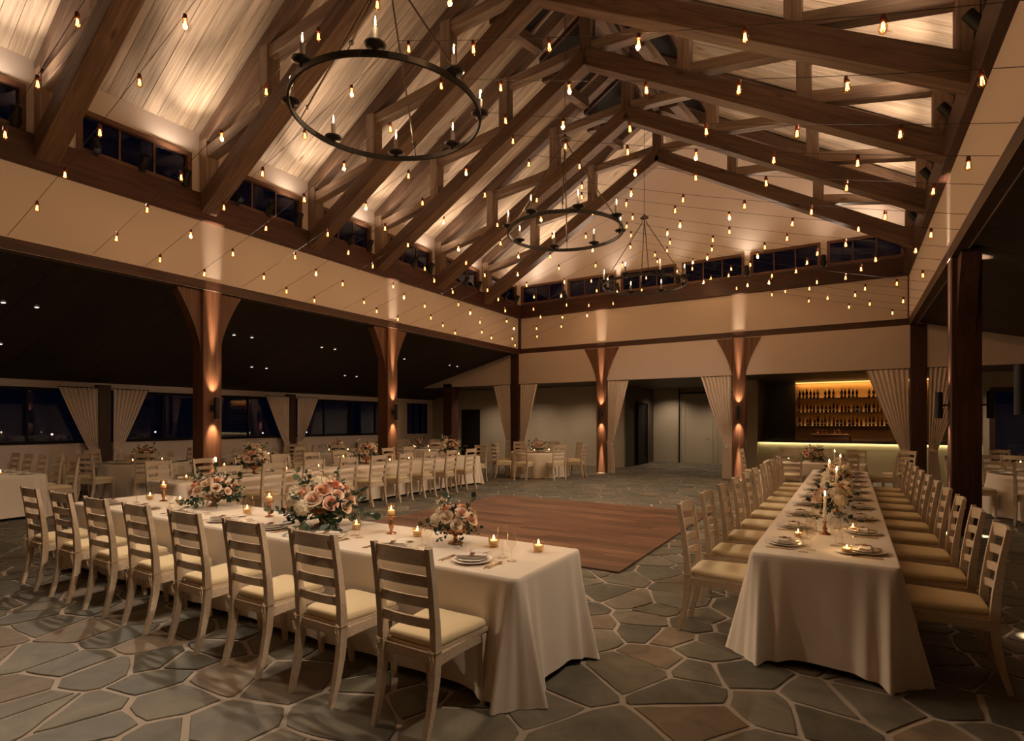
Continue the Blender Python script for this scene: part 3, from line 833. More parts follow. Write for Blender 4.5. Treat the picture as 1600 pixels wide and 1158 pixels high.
# ---- chandeliers
def chain_mesh(L):
    mb = MB(); z = 0; k = 0
    while z < L:
        pts = []
        for i in range(10):
            a = 2 * PI * i / 10
            u, v = 0.013 * math.cos(a), 0.030 * math.sin(a)
            pts.append((u, 0, z + 0.03 + v) if k % 2 else (0, u, z + 0.03 + v))
        mb.tube(pts, 0.0035, 4, closed=True)
        z += 0.048; k += 1
    return mb.mesh('chain', 'rod_metal', True)
CR = 1.05
ring_me = MB().grid(lambda u, v: ((CR + [-0.012, 0.012, 0.012, -0.012, -0.012][round(v * 4)]) * math.cos(2 * PI * u), (CR + [-0.012, 0.012, 0.012, -0.012, -0.012][round(v * 4)]) * math.sin(2 * PI * u), [-0.03, -0.03, 0.03, 0.03, -0.03][round(v * 4)]), 72, 5, wrapu=True).mesh('ring', 'iron')
saucer_me = MB().lathe([(0.0, 0.03), (0.03, 0.032), (0.075, 0.036), (0.1, 0.052), (0.105, 0.052), (0.085, 0.026), (0.03, 0.014), (0.025, -0.02), (0.0, -0.025)], 20, cap0=False, cap1=False).mesh('saucer', 'iron', True)
sleeve_me = MB().lathe([(0.028, 0.035), (0.026, 0.05), (0.026, 0.21), (0.020, 0.215)], 14).mesh('candle_sleeve', 'candle_sleeve', True)
cbulb_me = MB().lathe([(0.012, 0.212), (0.02, 0.235), (0.026, 0.265), (0.022, 0.30), (0.011, 0.335), (0.002, 0.36)], 12).mesh('bulb', 'clear_glass', True)
cfil_me = MB().lathe([(0.003, 0.228), (0.008, 0.255), (0.0085, 0.285), (0.003, 0.325)], 6).mesh('filament', 'chandelier_filament')
eye_me = MB().tube([(0, 0.022 * math.cos(2 * PI * i / 12), 0.022 * math.sin(2 * PI * i / 12)) for i in range(12)], 0.005, 5, closed=True).mesh('eye', 'iron')
ch_names = ['large round iron chandelier with eight candles nearest the camera', 'middle of three round iron candle chandeliers', 'farthest of three round iron candle chandeliers before the back gable']
for ci, (cy_, rot0) in enumerate(((4.62, 0.513), (9.2, 0.513), (13.8, 0.513))):
    z0 = 5.18
    t = thing('chandelier', ch_names[ci], 'chandelier', (XC, cy_, z0), rot0, 'iron ring chandeliers')
    rg = ob('ring', ring_me, t)
    hz = 1.76
    for k in range(4):
        a = 2 * PI * k / 4 - 0.10
        e = (CR * math.cos(a), CR * math.sin(a), 0.03)
        top = (0.07 * math.cos(a), 0.07 * math.sin(a), hz - 0.2)
        q = [e[i] + (top[i] - e[i]) * 0.085 for i in range(3)]
        MB().tube([e, q], 0.006, 6).build('link', 'iron', t)
        rod = MB().tube([q, top], 0.011, 6).build('rod', 'rod_metal', t)
        ob('eye', eye_me, rod, q, (0, 0, a))
        MB().tube([(top[0] * (1 - f), top[1] * (1 - f), top[2] + 0.17 * f) for f in (0, 0.25, 0.5)], [0.015, 0.008, 0.014], 6).build('hook', 'rod_metal', t)
    MB().tube([(0.085 * math.cos(2 * PI * i / 16), 0.085 * math.sin(2 * PI * i / 16), hz - 0.05) for i in range(16)], 0.022, 8, closed=True).lathe([(0.0, hz - 0.06), (0.05, hz - 0.05), (0.03, hz + 0.02), (0.012, hz + 0.05)], 12).build('hub', 'rod_metal', t, smooth=True)
    Lc = Z_RIDGE - 0.4 - z0 - hz
    ob('chain', chain_mesh(Lc), t, (0, 0, hz + 0.03))
    for k in range(8):
        a = 2 * PI * k / 8 + 0.15 + PI / 8 * 0
        p = (CR * math.cos(a), CR * math.sin(a), 0.03)
        sc = ob('saucer', saucer_me, t, p)
        cd = ob('candle', sleeve_me, t, p)
        ob('bulb', cbulb_me, cd); ob('filament', cfil_me, cd)
    for k in range(4):
        a = 2 * PI * (k * 2) / 8 + 0.15 + rot0
        l = bpy.data.lights.new('candle_light', 'POINT'); l.energy = P_CHAND; l.color = (1.0, 0.68, 0.38); l.shadow_soft_size = 0.03
        o = bpy.data.objects.new('candle_light', l); COL.objects.link(o); o.location = (XC + (CR + 0.09) * math.cos(a), cy_ + (CR + 0.09) * math.sin(a), z0 + 0.42)

# ---- string lights: wires arch from wall to wall, edison bulbs hang from them
def arch(x):
    h = abs(x - XC) / HALF
    return Z_TRIM1 + 0.02 + (6.1 - Z_TRIM1) * ((1 - h) * 0.82 + 0.18 * (1 - h) ** 2)
EB_SOCK = MB().lathe([(0.0, 0.0), (0.012, 0.0), (0.019, -0.008), (0.019, -0.040), (0.024, -0.043), (0.024, -0.050), (0.0, -0.052)], 12, cap0=False, cap1=False).mesh('socket', 'socket_copper', True)
EB_GLASS = MB().lathe([(0.014, -0.048), (0.020, -0.066), (0.030, -0.100), (0.031, -0.118), (0.024, -0.138), (0.010, -0.150), (0.0, -0.153)], 12, cap0=False, cap1=False).mesh('bulb', 'bulb_amber', True)
def fil():
    mb = MB()
    for k in range(5):
        a = 2 * PI * k / 5
        mb.tube([(0.006 * math.cos(a), 0.006 * math.sin(a), -0.062), (0.014 * math.cos(a), 0.014 * math.sin(a), -0.126)], 0.0028, 3)
    return mb.mesh('filament', 'filament')
EB_FIL = fil()
WIRES = [(2.30, -6.16), (2.98, -5.61), (4.02, -5.83), (4.79, -5.22), (5.60, -5.4), (6.53, -5.0), (7.25, -5.3), (8.03, -5.45), (9.07, -5.0), (9.73, -5.3), (10.62, -5.45), (11.4, -5.0), (12.2, -5.2), (13.1, -5.5), (13.9, -5.1), (14.75, -5.3), (15.6, -5.0), (16.4, -5.4)]
for i, (y, ph) in enumerate(WIRES):
    lab = 'string of amber edison bulbs across the hall, %s counted from the camera' % ORD[i]
    t = thing('string_light', lab, 'string lights', (XC, y, Z_TRIM1), 0, 'strings of edison bulbs across the hall')
    sag = lambda x: arch(x)
    MB().tube([(x - XC, 0, sag(x) - Z_TRIM1) for x in [XL - 0.02 + (XR - XL + 0.04) * k / 48 for k in range(49)]], 0.003, 5).build('wire', 'wire_black', t)
    x = ph - 0.9 * 6; nbulb = i % 3
    while x < XR - 0.12:
        if x > XL + 0.15:
            jit = R.uniform(-0.03, 0.03)
            sk = ob('socket', EB_SOCK, t, (x + jit - XC, 0, sag(x + jit) - Z_TRIM1), (R.uniform(-0.08, 0.08), R.uniform(-0.08, 0.08), R.uniform(0, 6)))
            ob('bulb', EB_GLASS, sk); ob('filament', EB_FIL, sk)
            nbulb += 1
            if nbulb % 4 == 2 and XL + 1.3 < x < XR - 1.3:
                l = bpy.data.lights.new('bulb_light', 'POINT'); l.energy = P_STRING; l.color = (1.0, 0.73, 0.50); l.shadow_soft_size = 0.03
                lo = bpy.data.objects.new('bulb_light', l); COL.objects.link(lo); lo.parent = sk; lo.location = (0, 0, -0.1)
        x += 0.9

# ================================================================== CURTAINS
def curtain(x, y, dx, dy, w, ztop, label, ztie=0.98, pleats=8, waist=0.17, foot=0.26):
    """hangs from (x, y) along the unit direction (dx, dy), drawn towards (x, y) by a tie"""
    t = thing('curtain', label, 'curtain', (x, y, 0), math.atan2(dy, dx), 'tied back curtains')
    ph = R.uniform(0, 6)
    def edge(z):
        if z > ztie:
            q = (z - ztie) / (ztop - ztie); return waist + (w - waist) * q ** 0.93
        q = (ztie - z) / ztie; return waist + (foot - waist) * math.sin(q * PI / 2)
    def fn(u, v):
        z = 0.01 + (ztop - 0.01) * v
        wd = edge(z)
        uu = u + 0.10 * math.sin(3.1 * u + ph) * (1 - v) * u * (1 - u)
        X_ = uu * wd
        tight = math.exp(-((z - ztie) / 0.10) ** 2)
        amp = (0.020 + 0.008 * math.sin(5 * u + ph)) * (1 - 0.35 * tight)
        if z < ztie: amp *= 1.15
        Y_ = amp * math.sin(2 * PI * pleats * u + ph) + 0.05 * (u - 0.5) * tight
        return (X_ + 0.012 * math.sin(4 * PI * pleats * u + ph), Y_, z)
    MB().grid(fn, pleats * 10 + 1, 40).build('drape', 'curtain_cloth', t, smooth=True)
    MB().grid(lambda u, v: (waist / 2 + (waist / 2 + 0.02) * math.cos(2 * PI * u), 0.055 * math.sin(2 * PI * u), ztie - 0.03 + 0.06 * v + 0.03 * math.cos(2 * PI * u) * -1), 24, 3, wrapu=True).build('tieback', 'curtain_cloth', t, smooth=True)
    MB().tube([(-0.05, -0.0, ztie + 0.02), (-0.02, -0.03, ztie + 0.08), (-0.035, -0.05, ztie + 0.11), (-0.055, -0.045, ztie + 0.08)], 0.006, 5).build('hook', 'tie_gold', t)
    MB().box(-0.02, w + 0.02, -0.012, 0.012, ztop - 0.012, ztop + 0.012).build('track', 'black_metal', t)
xw = XWL + 0.24
curtain(xw, 6.38, 0, -1, 0.80, 2.53, 'beige tied curtain left of the first dark window post')
curtain(xw, 6.72, 0, 1, 0.82, 2.53, 'beige tied curtain right of the first dark window post')
curtain(xw, 11.87, 0, -1, 0.86, 2.53, 'beige tied curtain left of the second dark window post')
curtain(xw, 12.21, 0, 1, 0.86, 2.53, 'beige tied curtain right of the second dark window post')
curtain(xw, 17.15, 0, -1, 0.80, 2.53, 'beige tied curtain by the far end of the left windows')
yq = YB + 0.02
curtain(xcl - 0.20, yq, -1, 0, 0.72, 3.05, 'beige tied curtain left of the back left corner column')
curtain(xcl + 0.20, yq, 1, 0, 0.70, 3.05, 'beige tied curtain right of the back left corner column')
curtain(-6.85, yq, 1, 0, 0.72, 3.05, 'beige tied curtain at the left of the corridor opening')
curtain(-2.98, yq, -1, 0, 0.86, 3.05, 'beige tied curtain at the right of the corridor opening')
curtain(xcr - 0.19, yq, -1, 0, 0.92, 3.05, 'beige tied curtain in front of the bar left of the corner column')
curtain(xcr + 0.21, yq, 1, 0, 0.78, 3.05, 'beige tied curtain right of the back right corner column')

# ================================================================== BAR
bar = thing('bar_counter', 'long bar counter with dark top and glowing strip under its edge', 'bar', (0.2, YREC, 0))
MB().box(-2.78, 2.82, 0.06, 0.12, 0, 1.04).build('front_panel', 'bar_front', bar)
MB().box(-2.78, 2.86, -0.06, 0.6, 1.07, 1.115).box(-2.78, 2.86, -0.06, -0.045, 1.035, 1.07).build('counter_top', 'bar_top', bar)
MB().box(-2.74, 2.80, 0.03, 0.045, 1.045, 1.067).build('led_strip', 'led', bar)
MB().box(-2.78, 2.82, 0.12, 0.5, 0.02, 0.08).build('plinth', 'bar_top', bar)
al = bpy.data.lights.new('counter_glow', 'AREA'); al.shape = 'RECTANGLE'; al.size = 5.5; al.size_y = 0.02; al.energy = 5.0; al.color = (1.0, 0.80, 0.46)
ao = bpy.data.objects.new('counter_glow', al); COL.objects.link(ao); ao.location = (0.22, YREC + 0.02, 1.035); ao.rotation_euler = (0.5, 0, 0)
BOT = {}
def bottle_mesh(kind, mat):
    k = (kind, mat)
    if k in BOT: return BOT[k]
    if kind == 'wine': prof = [(0.0, 0.0), (0.037, 0.0), (0.038, 0.01), (0.038, 0.19), (0.030, 0.215), (0.014, 0.24), (0.0135, 0.30), (0.0, 0.30)]
    elif kind == 'square': prof = [(0.0, 0.0), (0.045, 0.0), (0.047, 0.01), (0.047, 0.14), (0.035, 0.165), (0.015, 0.18), (0.015, 0.225), (0.0, 0.225)]
    else: prof = [(0.0, 0.0), (0.04, 0.0), (0.042, 0.01), (0.036, 0.13), (0.03, 0.17), (0.014, 0.20), (0.014, 0.26), (0.0, 0.26)]
    mb = MB().lathe(prof, 10 if kind != 'square' else 8, cap0=False, cap1=False)
    r = prof[3][0] + 0.0012
    mb.lathe([(r, 0.05), (r, 0.11)], 10, mi=1, cap0=False, cap1=False)
    mb.lathe([(0.015, prof[-2][1] - 0.03), (0.015, prof[-2][1] + 0.004), (0.0, prof[-2][1] + 0.004)], 8, mi=2, cap0=False, cap1=False)
    BOT[k] = mb.mesh('bottle', [mat, 'paper_label', 'socket_copper'], True)
    return BOT[k]
SHZ = [2.49, 2.02, 1.57]
pos = ['top', 'middle', 'bottom']
for si, z in enumerate(SHZ):
    sh = thing('bar_shelf', '%s lit bar shelf holding a row of bottles' % pos[si], 'shelf', (0.25, 21.4, z - 0.04), 0, 'bar shelves')
    MB().box(-1.8, 1.7, -0.28, -0.005, 0, 0.04).build('board', 'shelf_wood', sh)
    MB().box(-1.78, 1.68, -0.012, -0.006, 0.041, 0.046).build('led_strip', 'led_amber', sh)
    al = bpy.data.lights.new('shelf_glow', 'AREA'); al.shape = 'RECTANGLE'; al.size = 3.4; al.size_y = 0.03; al.energy = 1.0; al.color = (1.0, 0.62, 0.24)
    ao = bpy.data.objects.new('shelf_glow', al); COL.objects.link(ao); ao.location = (0.2, 21.33, z + 0.02); ao.rotation_euler = (PI - 0.35, 0, 0)
    nb = 30
    for k in range(nb):
        x = -1.48 + k * 0.112 + R.uniform(-0.015, 0.015)
        if si == 0 and k in (6, 10, 16, 17): continue
        if si == 0: kind, mat = 'wine', R.choice(['bottle_dark', 'bottle_dark', 'bottle_brown'])
        else: kind, mat = R.choice(['wine', 'square', 'round']), R.choice(['bottle_dark', 'bottle_brown', 'bottle_brown', 'bottle_red', 'bottle_amber'] + (['bottle_green', 'bottle_red'] if si == 2 else []))
        o = ob('bottle', bottle_mesh(kind, mat), None, (x, 21.25, z), (0, 0, R.uniform(-0.4, 0.4) - PI / 2), R.uniform(0.88, 1.08))
        tag(o, '%s bottle from the left on the %s bar shelf' % (ORD[min(k, 29)], pos[si]), 'bottle', 'bottles on the bar shelves')
cove = MB().box(-1.6, 2.08, 21.28, 21.31, 3.0, 3.03).build('cove_strip', 'led_amber'); tag(cove, 'amber light strip above the top bar shelf', 'light strip')
al = bpy.data.lights.new('cove_glow', 'AREA'); al.shape = 'RECTANGLE'; al.size = 3.6; al.size_y = 0.03; al.energy = 7.0; al.color = (1.0, 0.62, 0.24)
ao = bpy.data.objects.new('cove_glow', al); COL.objects.link(ao); ao.location = (0.24, 21.3, 2.99); ao.rotation_euler = (0.35, 0, 0)
ct = thing('copper_tap_rail', 'copper tube frame standing on the bar counter', 'beer tap', (-0.55, YREC + 0.3, 1.115))
pts = [(-0.55, 0, 0), (-0.55, 0, 0.10), (-0.53, 0, 0.15), (-0.48, 0, 0.18), (0.48, 0, 0.18), (0.53, 0, 0.15), (0.55, 0, 0.10), (0.55, 0, 0)]
MB().tube(pts, 0.028, 10).build('rail', 'copper', ct, smooth=True)
MB().box(-0.5, 0.5, 0.03, 0.2, 0, 0.16).build('panel', 'bottle_brown', ct)
cup_me = MB().lathe([(0.0, 0.0), (0.03, 0.002), (0.038, 0.03), (0.034, 0.07), (0.032, 0.072), (0.035, 0.03), (0.0, 0.006)], 10, cap0=False, cap1=False).mesh('copper_cup', 'copper', True)
for k, x in enumerate((-0.88, -0.76, -0.64, -0.42, -0.30)):
    for q in range(2):
        tag(ob('copper_cup', cup_me, None, (x, YREC + 0.42, 1.30 + q * 0.083)), '%s copper cup, %s column from the left on the copper frame' % (['lower', 'upper'][q], ORD[k]), 'cup', 'copper cups on the bar')
rack = MB().box(-1.05, -0.15, YREC + 0.32, YREC + 0.52, 1.28, 1.30).build('cup_tray', 'copper'); tag(rack, 'flat copper tray on top of the copper frame', 'tray')
jar_me = MB().lathe([(0.0, 0.0), (0.04, 0.0), (0.045, 0.02), (0.045, 0.12), (0.035, 0.14), (0.035, 0.155)], 12, cap0=False).mesh('glass_jar', 'clear_glass', True)
lid_me = MB().lathe([(0.038, 0.155), (0.038, 0.175), (0.0, 0.178)], 12, cap1=False).mesh('lid', 'rod_metal', True)
for k in range(5):
    j = thing('glass_jar', '%s glass jar from the left in the row on the bar counter' % ORD[k], 'jar', (0.68 + k * 0.115, YREC + 0.3, 1.115), 0, 'glass jars on the bar')
    ob('jar_body', jar_me, j); ob('lid', lid_me, j)

# ================================================================== CHAIRS
def chair_meshes():
    M = {}
    def post(s):
        P = [(s * 0.185, -0.285, 0.0), (s * 0.187, -0.245, 0.14), (s * 0.190, -0.215, 0.30), (s * 0.192, -0.205, 0.45), (s * 0.194, -0.215, 0.62), (s * 0.196, -0.240, 0.82), (s * 0.198, -0.275, 1.03)]
        S = [(0.0145, 0.016), (0.018, 0.020), (0.020, 0.024), (0.021, 0.026), (0.020, 0.022), (0.018, 0.018), (0.016, 0.015)]
        return MB().sweep(P, S).mesh('back_leg', 'chair_wood')
    M['postL'], M['postR'] = post(-1), post(1)
    def yb(z):
        return -0.205 - 0.07 * max(0, (z - 0.45) / 0.58) ** 1.5
    def slat(z, h):
        def fn(u, v):
            x = -0.185 + 0.37 * u
            bow = -0.032 * (1 - (2 * u - 1) ** 2)
            k = round(v * 4)
            yy = yb(z) + bow + [-0.008, -0.008, 0.008, 0.008, -0.008][k]
            lift = 0.008 * (1 - (2 * u - 1) ** 2)
            zz = z + [-h / 2, h / 2, h / 2, -h / 2, -h / 2][k] + lift
            return (x, yy, zz)
        return MB().grid(fn, 9, 5).mesh('slat', 'chair_wood')
    M['slats'] = [slat(0.975, 0.085), slat(0.845, 0.058), slat(0.728, 0.055), slat(0.612, 0.052)]
    def fleg(s):
        P = [(s * 0.205, 0.225, 0.0), (s * 0.205, 0.212, 0.16), (s * 0.206, 0.205, 0.30), (s * 0.206, 0.205, 0.43)]
        return MB().sweep(P, [(0.014, 0.014), (0.018, 0.018), (0.021, 0.021), (0.022, 0.022)]).mesh('leg', 'chair_wood')
    M['legL'], M['legR'] = fleg(-1), fleg(1)
    fr = MB()
    # apron rails with a gently curved lower edge, and the seat board
    def rail(p0, p1, drop):
        n = 9
        d = Vector(p1) - Vector(p0); nx = Vector((-d.y, d.x)).normalized() * 0.011
        v = []; f = []
        for i in range(n):
            t = i / (n - 1); x, y = p0[0] + d.x * t, p0[1] + d.y * t
            zb_ = 0.385 - drop * math.sin(PI * t) * -0.4 - 0.0
            for sx in (-1, 1):
                v += [(x + sx * nx.x, y + sx * nx.y, zb_), (x + sx * nx.x, y + sx * nx.y, 0.45)]
        for i in range(n - 1):
            a, b = i * 4, i * 4 + 4
            f += [(a, b, b + 1, a + 1), (a + 2, a + 3, b + 3, b + 2), (a, a + 2, b + 2, b), (a + 1, b + 1, b + 3, a + 3)]
        fr.add(v, f)
    rail((-0.205, 0.225), (0.205, 0.225), 0.03); rail((-0.2, -0.205), (-0.208, 0.21), 0.02); rail((0.2, -0.205), (0.208, 0.21), 0.02); rail((-0.18, -0.205), (0.18, -0.205), 0.03)
    fr.prism([(-0.185, -0.20), (0.185, -0.20), (0.232, 0.235), (0.222, 0.248), (-0.222, 0.248), (-0.232, 0.235)], 'z', 0.445, 0.468)
    M['seat'] = fr.mesh('seat', 'chair_wood')
    # cushion: rounded trapezoid
    out = []
    base = [(-0.180, -0.19), (0.180, -0.19), (0.228, 0.24), (-0.228, 0.24)]
    for k in range(4):
        p = Vector(base[k]); a = Vector(base[k - 1]); b = Vector(base[(k + 1) % 4])
        q0 = p + (a - p).normalized() * 0.05; q1 = p + (b - p).normalized() * 0.05
        for i in range(5):
            t = i / 4; out.append(q0 * (1 - t) ** 2 + p * 2 * t * (1 - t) + q1 * t * t)
    n = len(out); c0 = Vector((0, 0.03)); mb = MB(); v = []; f = []
    layers = [(0.975, 0.468), (1.012, 0.478), (1.018, 0.492), (0.995, 0.508), (0.93, 0.517), (0.55, 0.523), (0.02, 0.524)]
    for sc, z in layers:
        for p in out: q = c0 + (p - c0) * sc; v.append((q.x, q.y, z))
    for j in range(len(layers) - 1):
        for i in range(n): f.append((j * n + i, j * n + (i + 1) % n, (j + 1) * n + (i + 1) % n, (j + 1) * n + i))
    f.append(tuple((len(layers) - 1) * n + i for i in range(n)))
    M['cushion'] = mb.add(v, f).mesh('cushion', 'cushion_cloth', True)
    def tie(s):
        x, y = s * 0.195, -0.21
        mb = MB().tube([(x - 0.026, y + 0.024, 0.474), (x - 0.026, y - 0.03, 0.470), (x + 0.026, y - 0.03, 0.470), (x + 0.026, y + 0.024, 0.474)], 0.004, 5)
        mb.tube([(x, y - 0.032, 0.472), (x + s * 0.02, y - 0.045, 0.43), (x + s * 0.012, y - 0.04, 0.37)], 0.0035, 5)
        mb.tube([(x, y - 0.032, 0.472), (x - s * 0.014, y - 0.044, 0.455), (x + s * 0.004, y - 0.05, 0.44), (x - s * 0.004, y - 0.04, 0.385)], 0.0035, 5)
        mb.tube([(x - 0.012, y - 0.036, 0.480), (x + 0.012, y - 0.038, 0.466)], 0.008, 5)
        return mb.mesh('tie', 'cord_cloth')
    M['tieL'], M['tieR'] = tie(-1), tie(1)
    return M
CM = chair_meshes()
def chair(x, y, rz, label, group):
    t = thing('dining_chair', label, 'chair', (x, y, 0), rz + R.uniform(-0.025, 0.025), group)
    ob('seat', CM['seat'], t); ob('cushion', CM['cushion'], t)
    for k in ('postL', 'postR'): ob('back_leg', CM[k], t)
    for k in ('legL', 'legR'): ob('leg', CM[k], t)
    for m in CM['slats']: ob('slat', m, t)
    for k in ('tieL', 'tieR'): ob('tie', CM[k], t)
    return t

# ================================================================== TABLES AND CLOTHS
TH = 0.76
def table_rect(x0, x1, y0, y1, where):
    cx, cy = (x0 + x1) / 2, (y0 + y1) / 2; w, l = x1 - x0, y1 - y0
    t = thing('banquet_table', 'long banquet table hidden under the cloth of the %s' % where, 'table', (cx, cy, 0), 0, 'banquet tables')
    MB().box(-w / 2 + 0.03, w / 2 - 0.03, -l / 2 + 0.03, l / 2 - 0.03, TH - 0.04, TH - 0.012).build('tabletop', 'panel_dark', t)
    for sx in (-1, 1):
        for sy in (-1, 1): MB().box(-0.02, 0.02, -0.02, 0.02, 0, TH - 0.04).build('leg', 'black_metal', t, (sx * (w / 2 - 0.12), sy * (l / 2 - 0.12), 0))
    # cloth
    r = 0.035; pts = []
    def side(ax, ay, bx_, by_, nx, ny):
        L = math.hypot(bx_ - ax, by_ - ay)
        ds = []; d = 0.0
        while d < L / 2 - 0.01:                       # denser near the corners
            ds.append(d); d += 0.014 if d < 0.3 else 0.045
        ds = ds + [L - e for e in reversed(ds)]
        for d in ds:
            q = d / L; dc = min(d, L - d)
            pts.append((ax + (bx_ - ax) * q, ay + (by_ - ay) * q, nx, ny, dc + 0.028))
    def corner(ccx, ccy, a0):
        for i in range(1, 8):
            a = a0 + PI / 2 * i / 8
            pts.append((ccx + r * math.cos(a), ccy + r * math.sin(a), math.cos(a), math.sin(a), abs(i / 8 - 0.5) * 0.055))
    hx, hy = w / 2, l / 2
    side(-hx + r, -hy, hx - r, -hy, 0, -1); corner(hx - r, -hy + r, -PI / 2)
    side(hx, -hy + r, hx, hy - r, 1, 0); corner(hx - r, hy - r, 0)
    side(hx - r, hy, -hx + r, hy, 0, 1); corner(-hx + r, hy - r, PI / 2)
    side(-hx, hy - r, -hx, -hy + r, -1, 0); corner(-hx + r, -hy + r, PI)
    n = len(pts); per = [0.0]
    for k in range(1, n): per.append(per[-1] + math.hypot(pts[k][0] - pts[k - 1][0], pts[k][1] - pts[k - 1][1]))
    ph = [R.uniform(0, 6) for _ in range(4)]
    rings = [('t', 0.010), ('e', 0)] + [('s', f) for f in (0.02, 0.06, 0.14, 0.26, 0.4, 0.55, 0.7, 0.85, 1.0)]
    v = []; fcs = []
    for kind, f in rings:
        for k, (x, y, nx, ny, dc) in enumerate(pts):
            s_ = per[k]
            if kind == 't': v.append((x - nx * 0.010, y - ny * 0.010, TH)); continue
            if kind == 'e': v.append((x, y, TH - 0.004)); continue
            cr = 0.80 * math.exp(-((dc - 0.060) / 0.036) ** 2) + 0.36 * math.exp(-((dc - 0.185) / 0.05) ** 2) + 0.36 * math.exp(-(dc / 0.26) ** 2)
            wave = 0.5 * math.sin(s_ * 9.1 + ph[0]) + 0.3 * math.sin(s_ * 17.7 + ph[1]) + 0.4 * math.sin(s_ * 4.3 + ph[2])
            off = 0.006 + 0.022 * f + 0.135 * cr * f ** 1.1 + 0.020 * wave * f * max(0, 1 - cr)
            # pull the cloth in right at the corner so that it makes a double fold
            off -= 0.02 * math.exp(-(dc / 0.016) ** 2) * f
            zb_ = 0.055 - 0.05 * math.exp(-(dc / 0.16) ** 2)
            v.append((x + nx * off, y + ny * off, (TH - 0.012) + (zb_ - TH + 0.012) * f))
    for j in range(len(rings) - 1):
        for k in range(n): fcs.append((j * n + (k + 1) % n, j * n + k, (j + 1) * n + k, (j + 1) * n + (k + 1) % n))
    fcs.append(tuple(range(n)))
    o = MB().add(v, fcs).build('tablecloth', 'cloth', None, (cx, cy, 0), smooth=True)
    tag(o, 'floor-length cream tablecloth on the %s' % where, 'tablecloth', 'cream tablecloths')
def table_round(cx, cy, rad, where):
    t = thing('round_table', 'round table hidden under the cloth of the %s' % where, 'table', (cx, cy, 0), 0, 'round tables')
    MB().lathe([(0.0, TH - 0.04), (rad - 0.03, TH - 0.04), (rad - 0.03, TH - 0.012), (0.0, TH - 0.012)], 32, cap0=False, cap1=False).build('tabletop', 'panel_dark', t)
    MB().lathe([(0.3, 0.0), (0.3, 0.03), (0.05, 0.06), (0.05, TH - 0.04)], 16).build('pedestal', 'black_metal', t)
    ph = R.uniform(0, 6); nf = 13
    def fn(u, v):
        a = 2 * PI * u
        if v < 0.08: return ((rad - 0.01) * math.cos(a), (rad - 0.01) * math.sin(a), TH)
        f = (v - 0.1) / 0.9; f = max(0, f)
        fold = 0.5 + 0.5 * math.sin(nf * a + ph + 0.7 * math.sin(3 * a)); 
        rr = rad + 0.004 + 0.02 * f + 0.11 * f * fold ** 1.6
        return (rr * math.cos(a), rr * math.sin(a), (TH - 0.006) * (1 - f) + 0.02 * f)
    mb = MB().grid(fn, 130, 11, wrapu=True)
    mb.f.append(tuple(range(130))); mb.mi.append(0)
    o = mb.build('tablecloth', 'cloth', None, (cx, cy, 0), smooth=True)
    tag(o, 'floor-length round cream tablecloth on the %s' % where, 'tablecloth', 'cream tablecloths')

# ================================================================== TABLEWARE
PLATE = MB().lathe([(0.0, 0.004), (0.085, 0.004), (0.10, 0.008), (0.138, 0.016), (0.140, 0.019), (0.137, 0.020), (0.098, 0.012), (0.0, 0.009)], 28, cap0=False, cap1=False).mesh('dinner_plate', 'porcelain', True)
SALAD = MB().lathe([(0.0, 0.002), (0.065, 0.002), (0.075, 0.006), (0.103, 0.014), (0.104, 0.016), (0.073, 0.010), (0.0, 0.007)], 26, cap0=False, cap1=False).mesh('salad_plate', 'porcelain', True)
BREAD = MB().lathe([(0.0, 0.002), (0.05, 0.002), (0.072, 0.012), (0.072, 0.014), (0.05, 0.008), (0.0, 0.007)], 22, cap0=False, cap1=False).mesh('bread_plate', 'porcelain', True)
def napkin_mesh():
    mb = MB()
    def layer(z, w, l, x0, k):
        def fn(u, v):
            x = x0 + (u - 0.5) * l; y = (v - 0.5) * w
            return (x, y, z + 0.010 * math.exp(-((u - 0.5) / 0.25) ** 2) * 0.3 + 0.004 * math.cos(v * PI * 2) * 0.5)
        mb.grid(fn, 9, 7); mb.grid(lambda u, v: tuple(Vector(fn(1 - u, v)) + Vector((0, 0, 0.006))), 9, 7)
        # hem
        mb.grid(lambda u, v: tuple(Vector(fn(u, 0)) + Vector((0, 0, 0.006 * v))), 9, 2); mb.grid(lambda u, v: tuple(Vector(fn(1 - u, 1)) + Vector((0, 0, 0.006 * v))), 9, 2)
        mb.grid(lambda u, v: tuple(Vector(fn(0, 1 - u)) + Vector((0, 0, 0.006 * v))), 7, 2); mb.grid(lambda u, v: tuple(Vector(fn(1, u)) + Vector((0, 0, 0.006 * v))), 7, 2)
    layer(0.0, 0.085, 0.215, 0.0, 0); layer(0.008, 0.078, 0.205, 0.003, 1); layer(0.016, 0.068, 0.195, -0.002, 2)
    return mb.mesh('napkin', 'napkin_cloth')
NAPKIN = napkin_mesh()
NAPTAG = MB().cbox(-0.014, 0.014, -0.04, 0.04, 0.022, 0.029, 0.002).box(-0.012, 0.012, -0.012, 0.012, 0.029, 0.034).mesh('napkin_ring', 'tag_brown')
def fork_mesh():
    mb = MB().prism([(-0.005, 0.0), (0.005, 0.0), (0.0035, 0.10), (0.006, 0.125), (0.011, 0.14), (-0.011, 0.14), (-0.006, 0.125), (-0.0035, 0.10)], 'z', 0.0, 0.003)
    for k in range(4): mb.box(-0.011 + k * 0.0062, -0.0075 + k * 0.0062, 0.14, 0.185, 0.0005, 0.0025)
    return mb.mesh('fork', 'cutlery_gold')
FORK = fork_mesh()
KNIFE = MB().prism([(-0.006, 0.0), (0.006, 0.0), (0.005, 0.10), (0.009, 0.12), (0.008, 0.19), (0.0, 0.21), (-0.005, 0.19), (-0.005, 0.10)], 'z', 0.0, 0.003).mesh('knife', 'cutlery_gold')
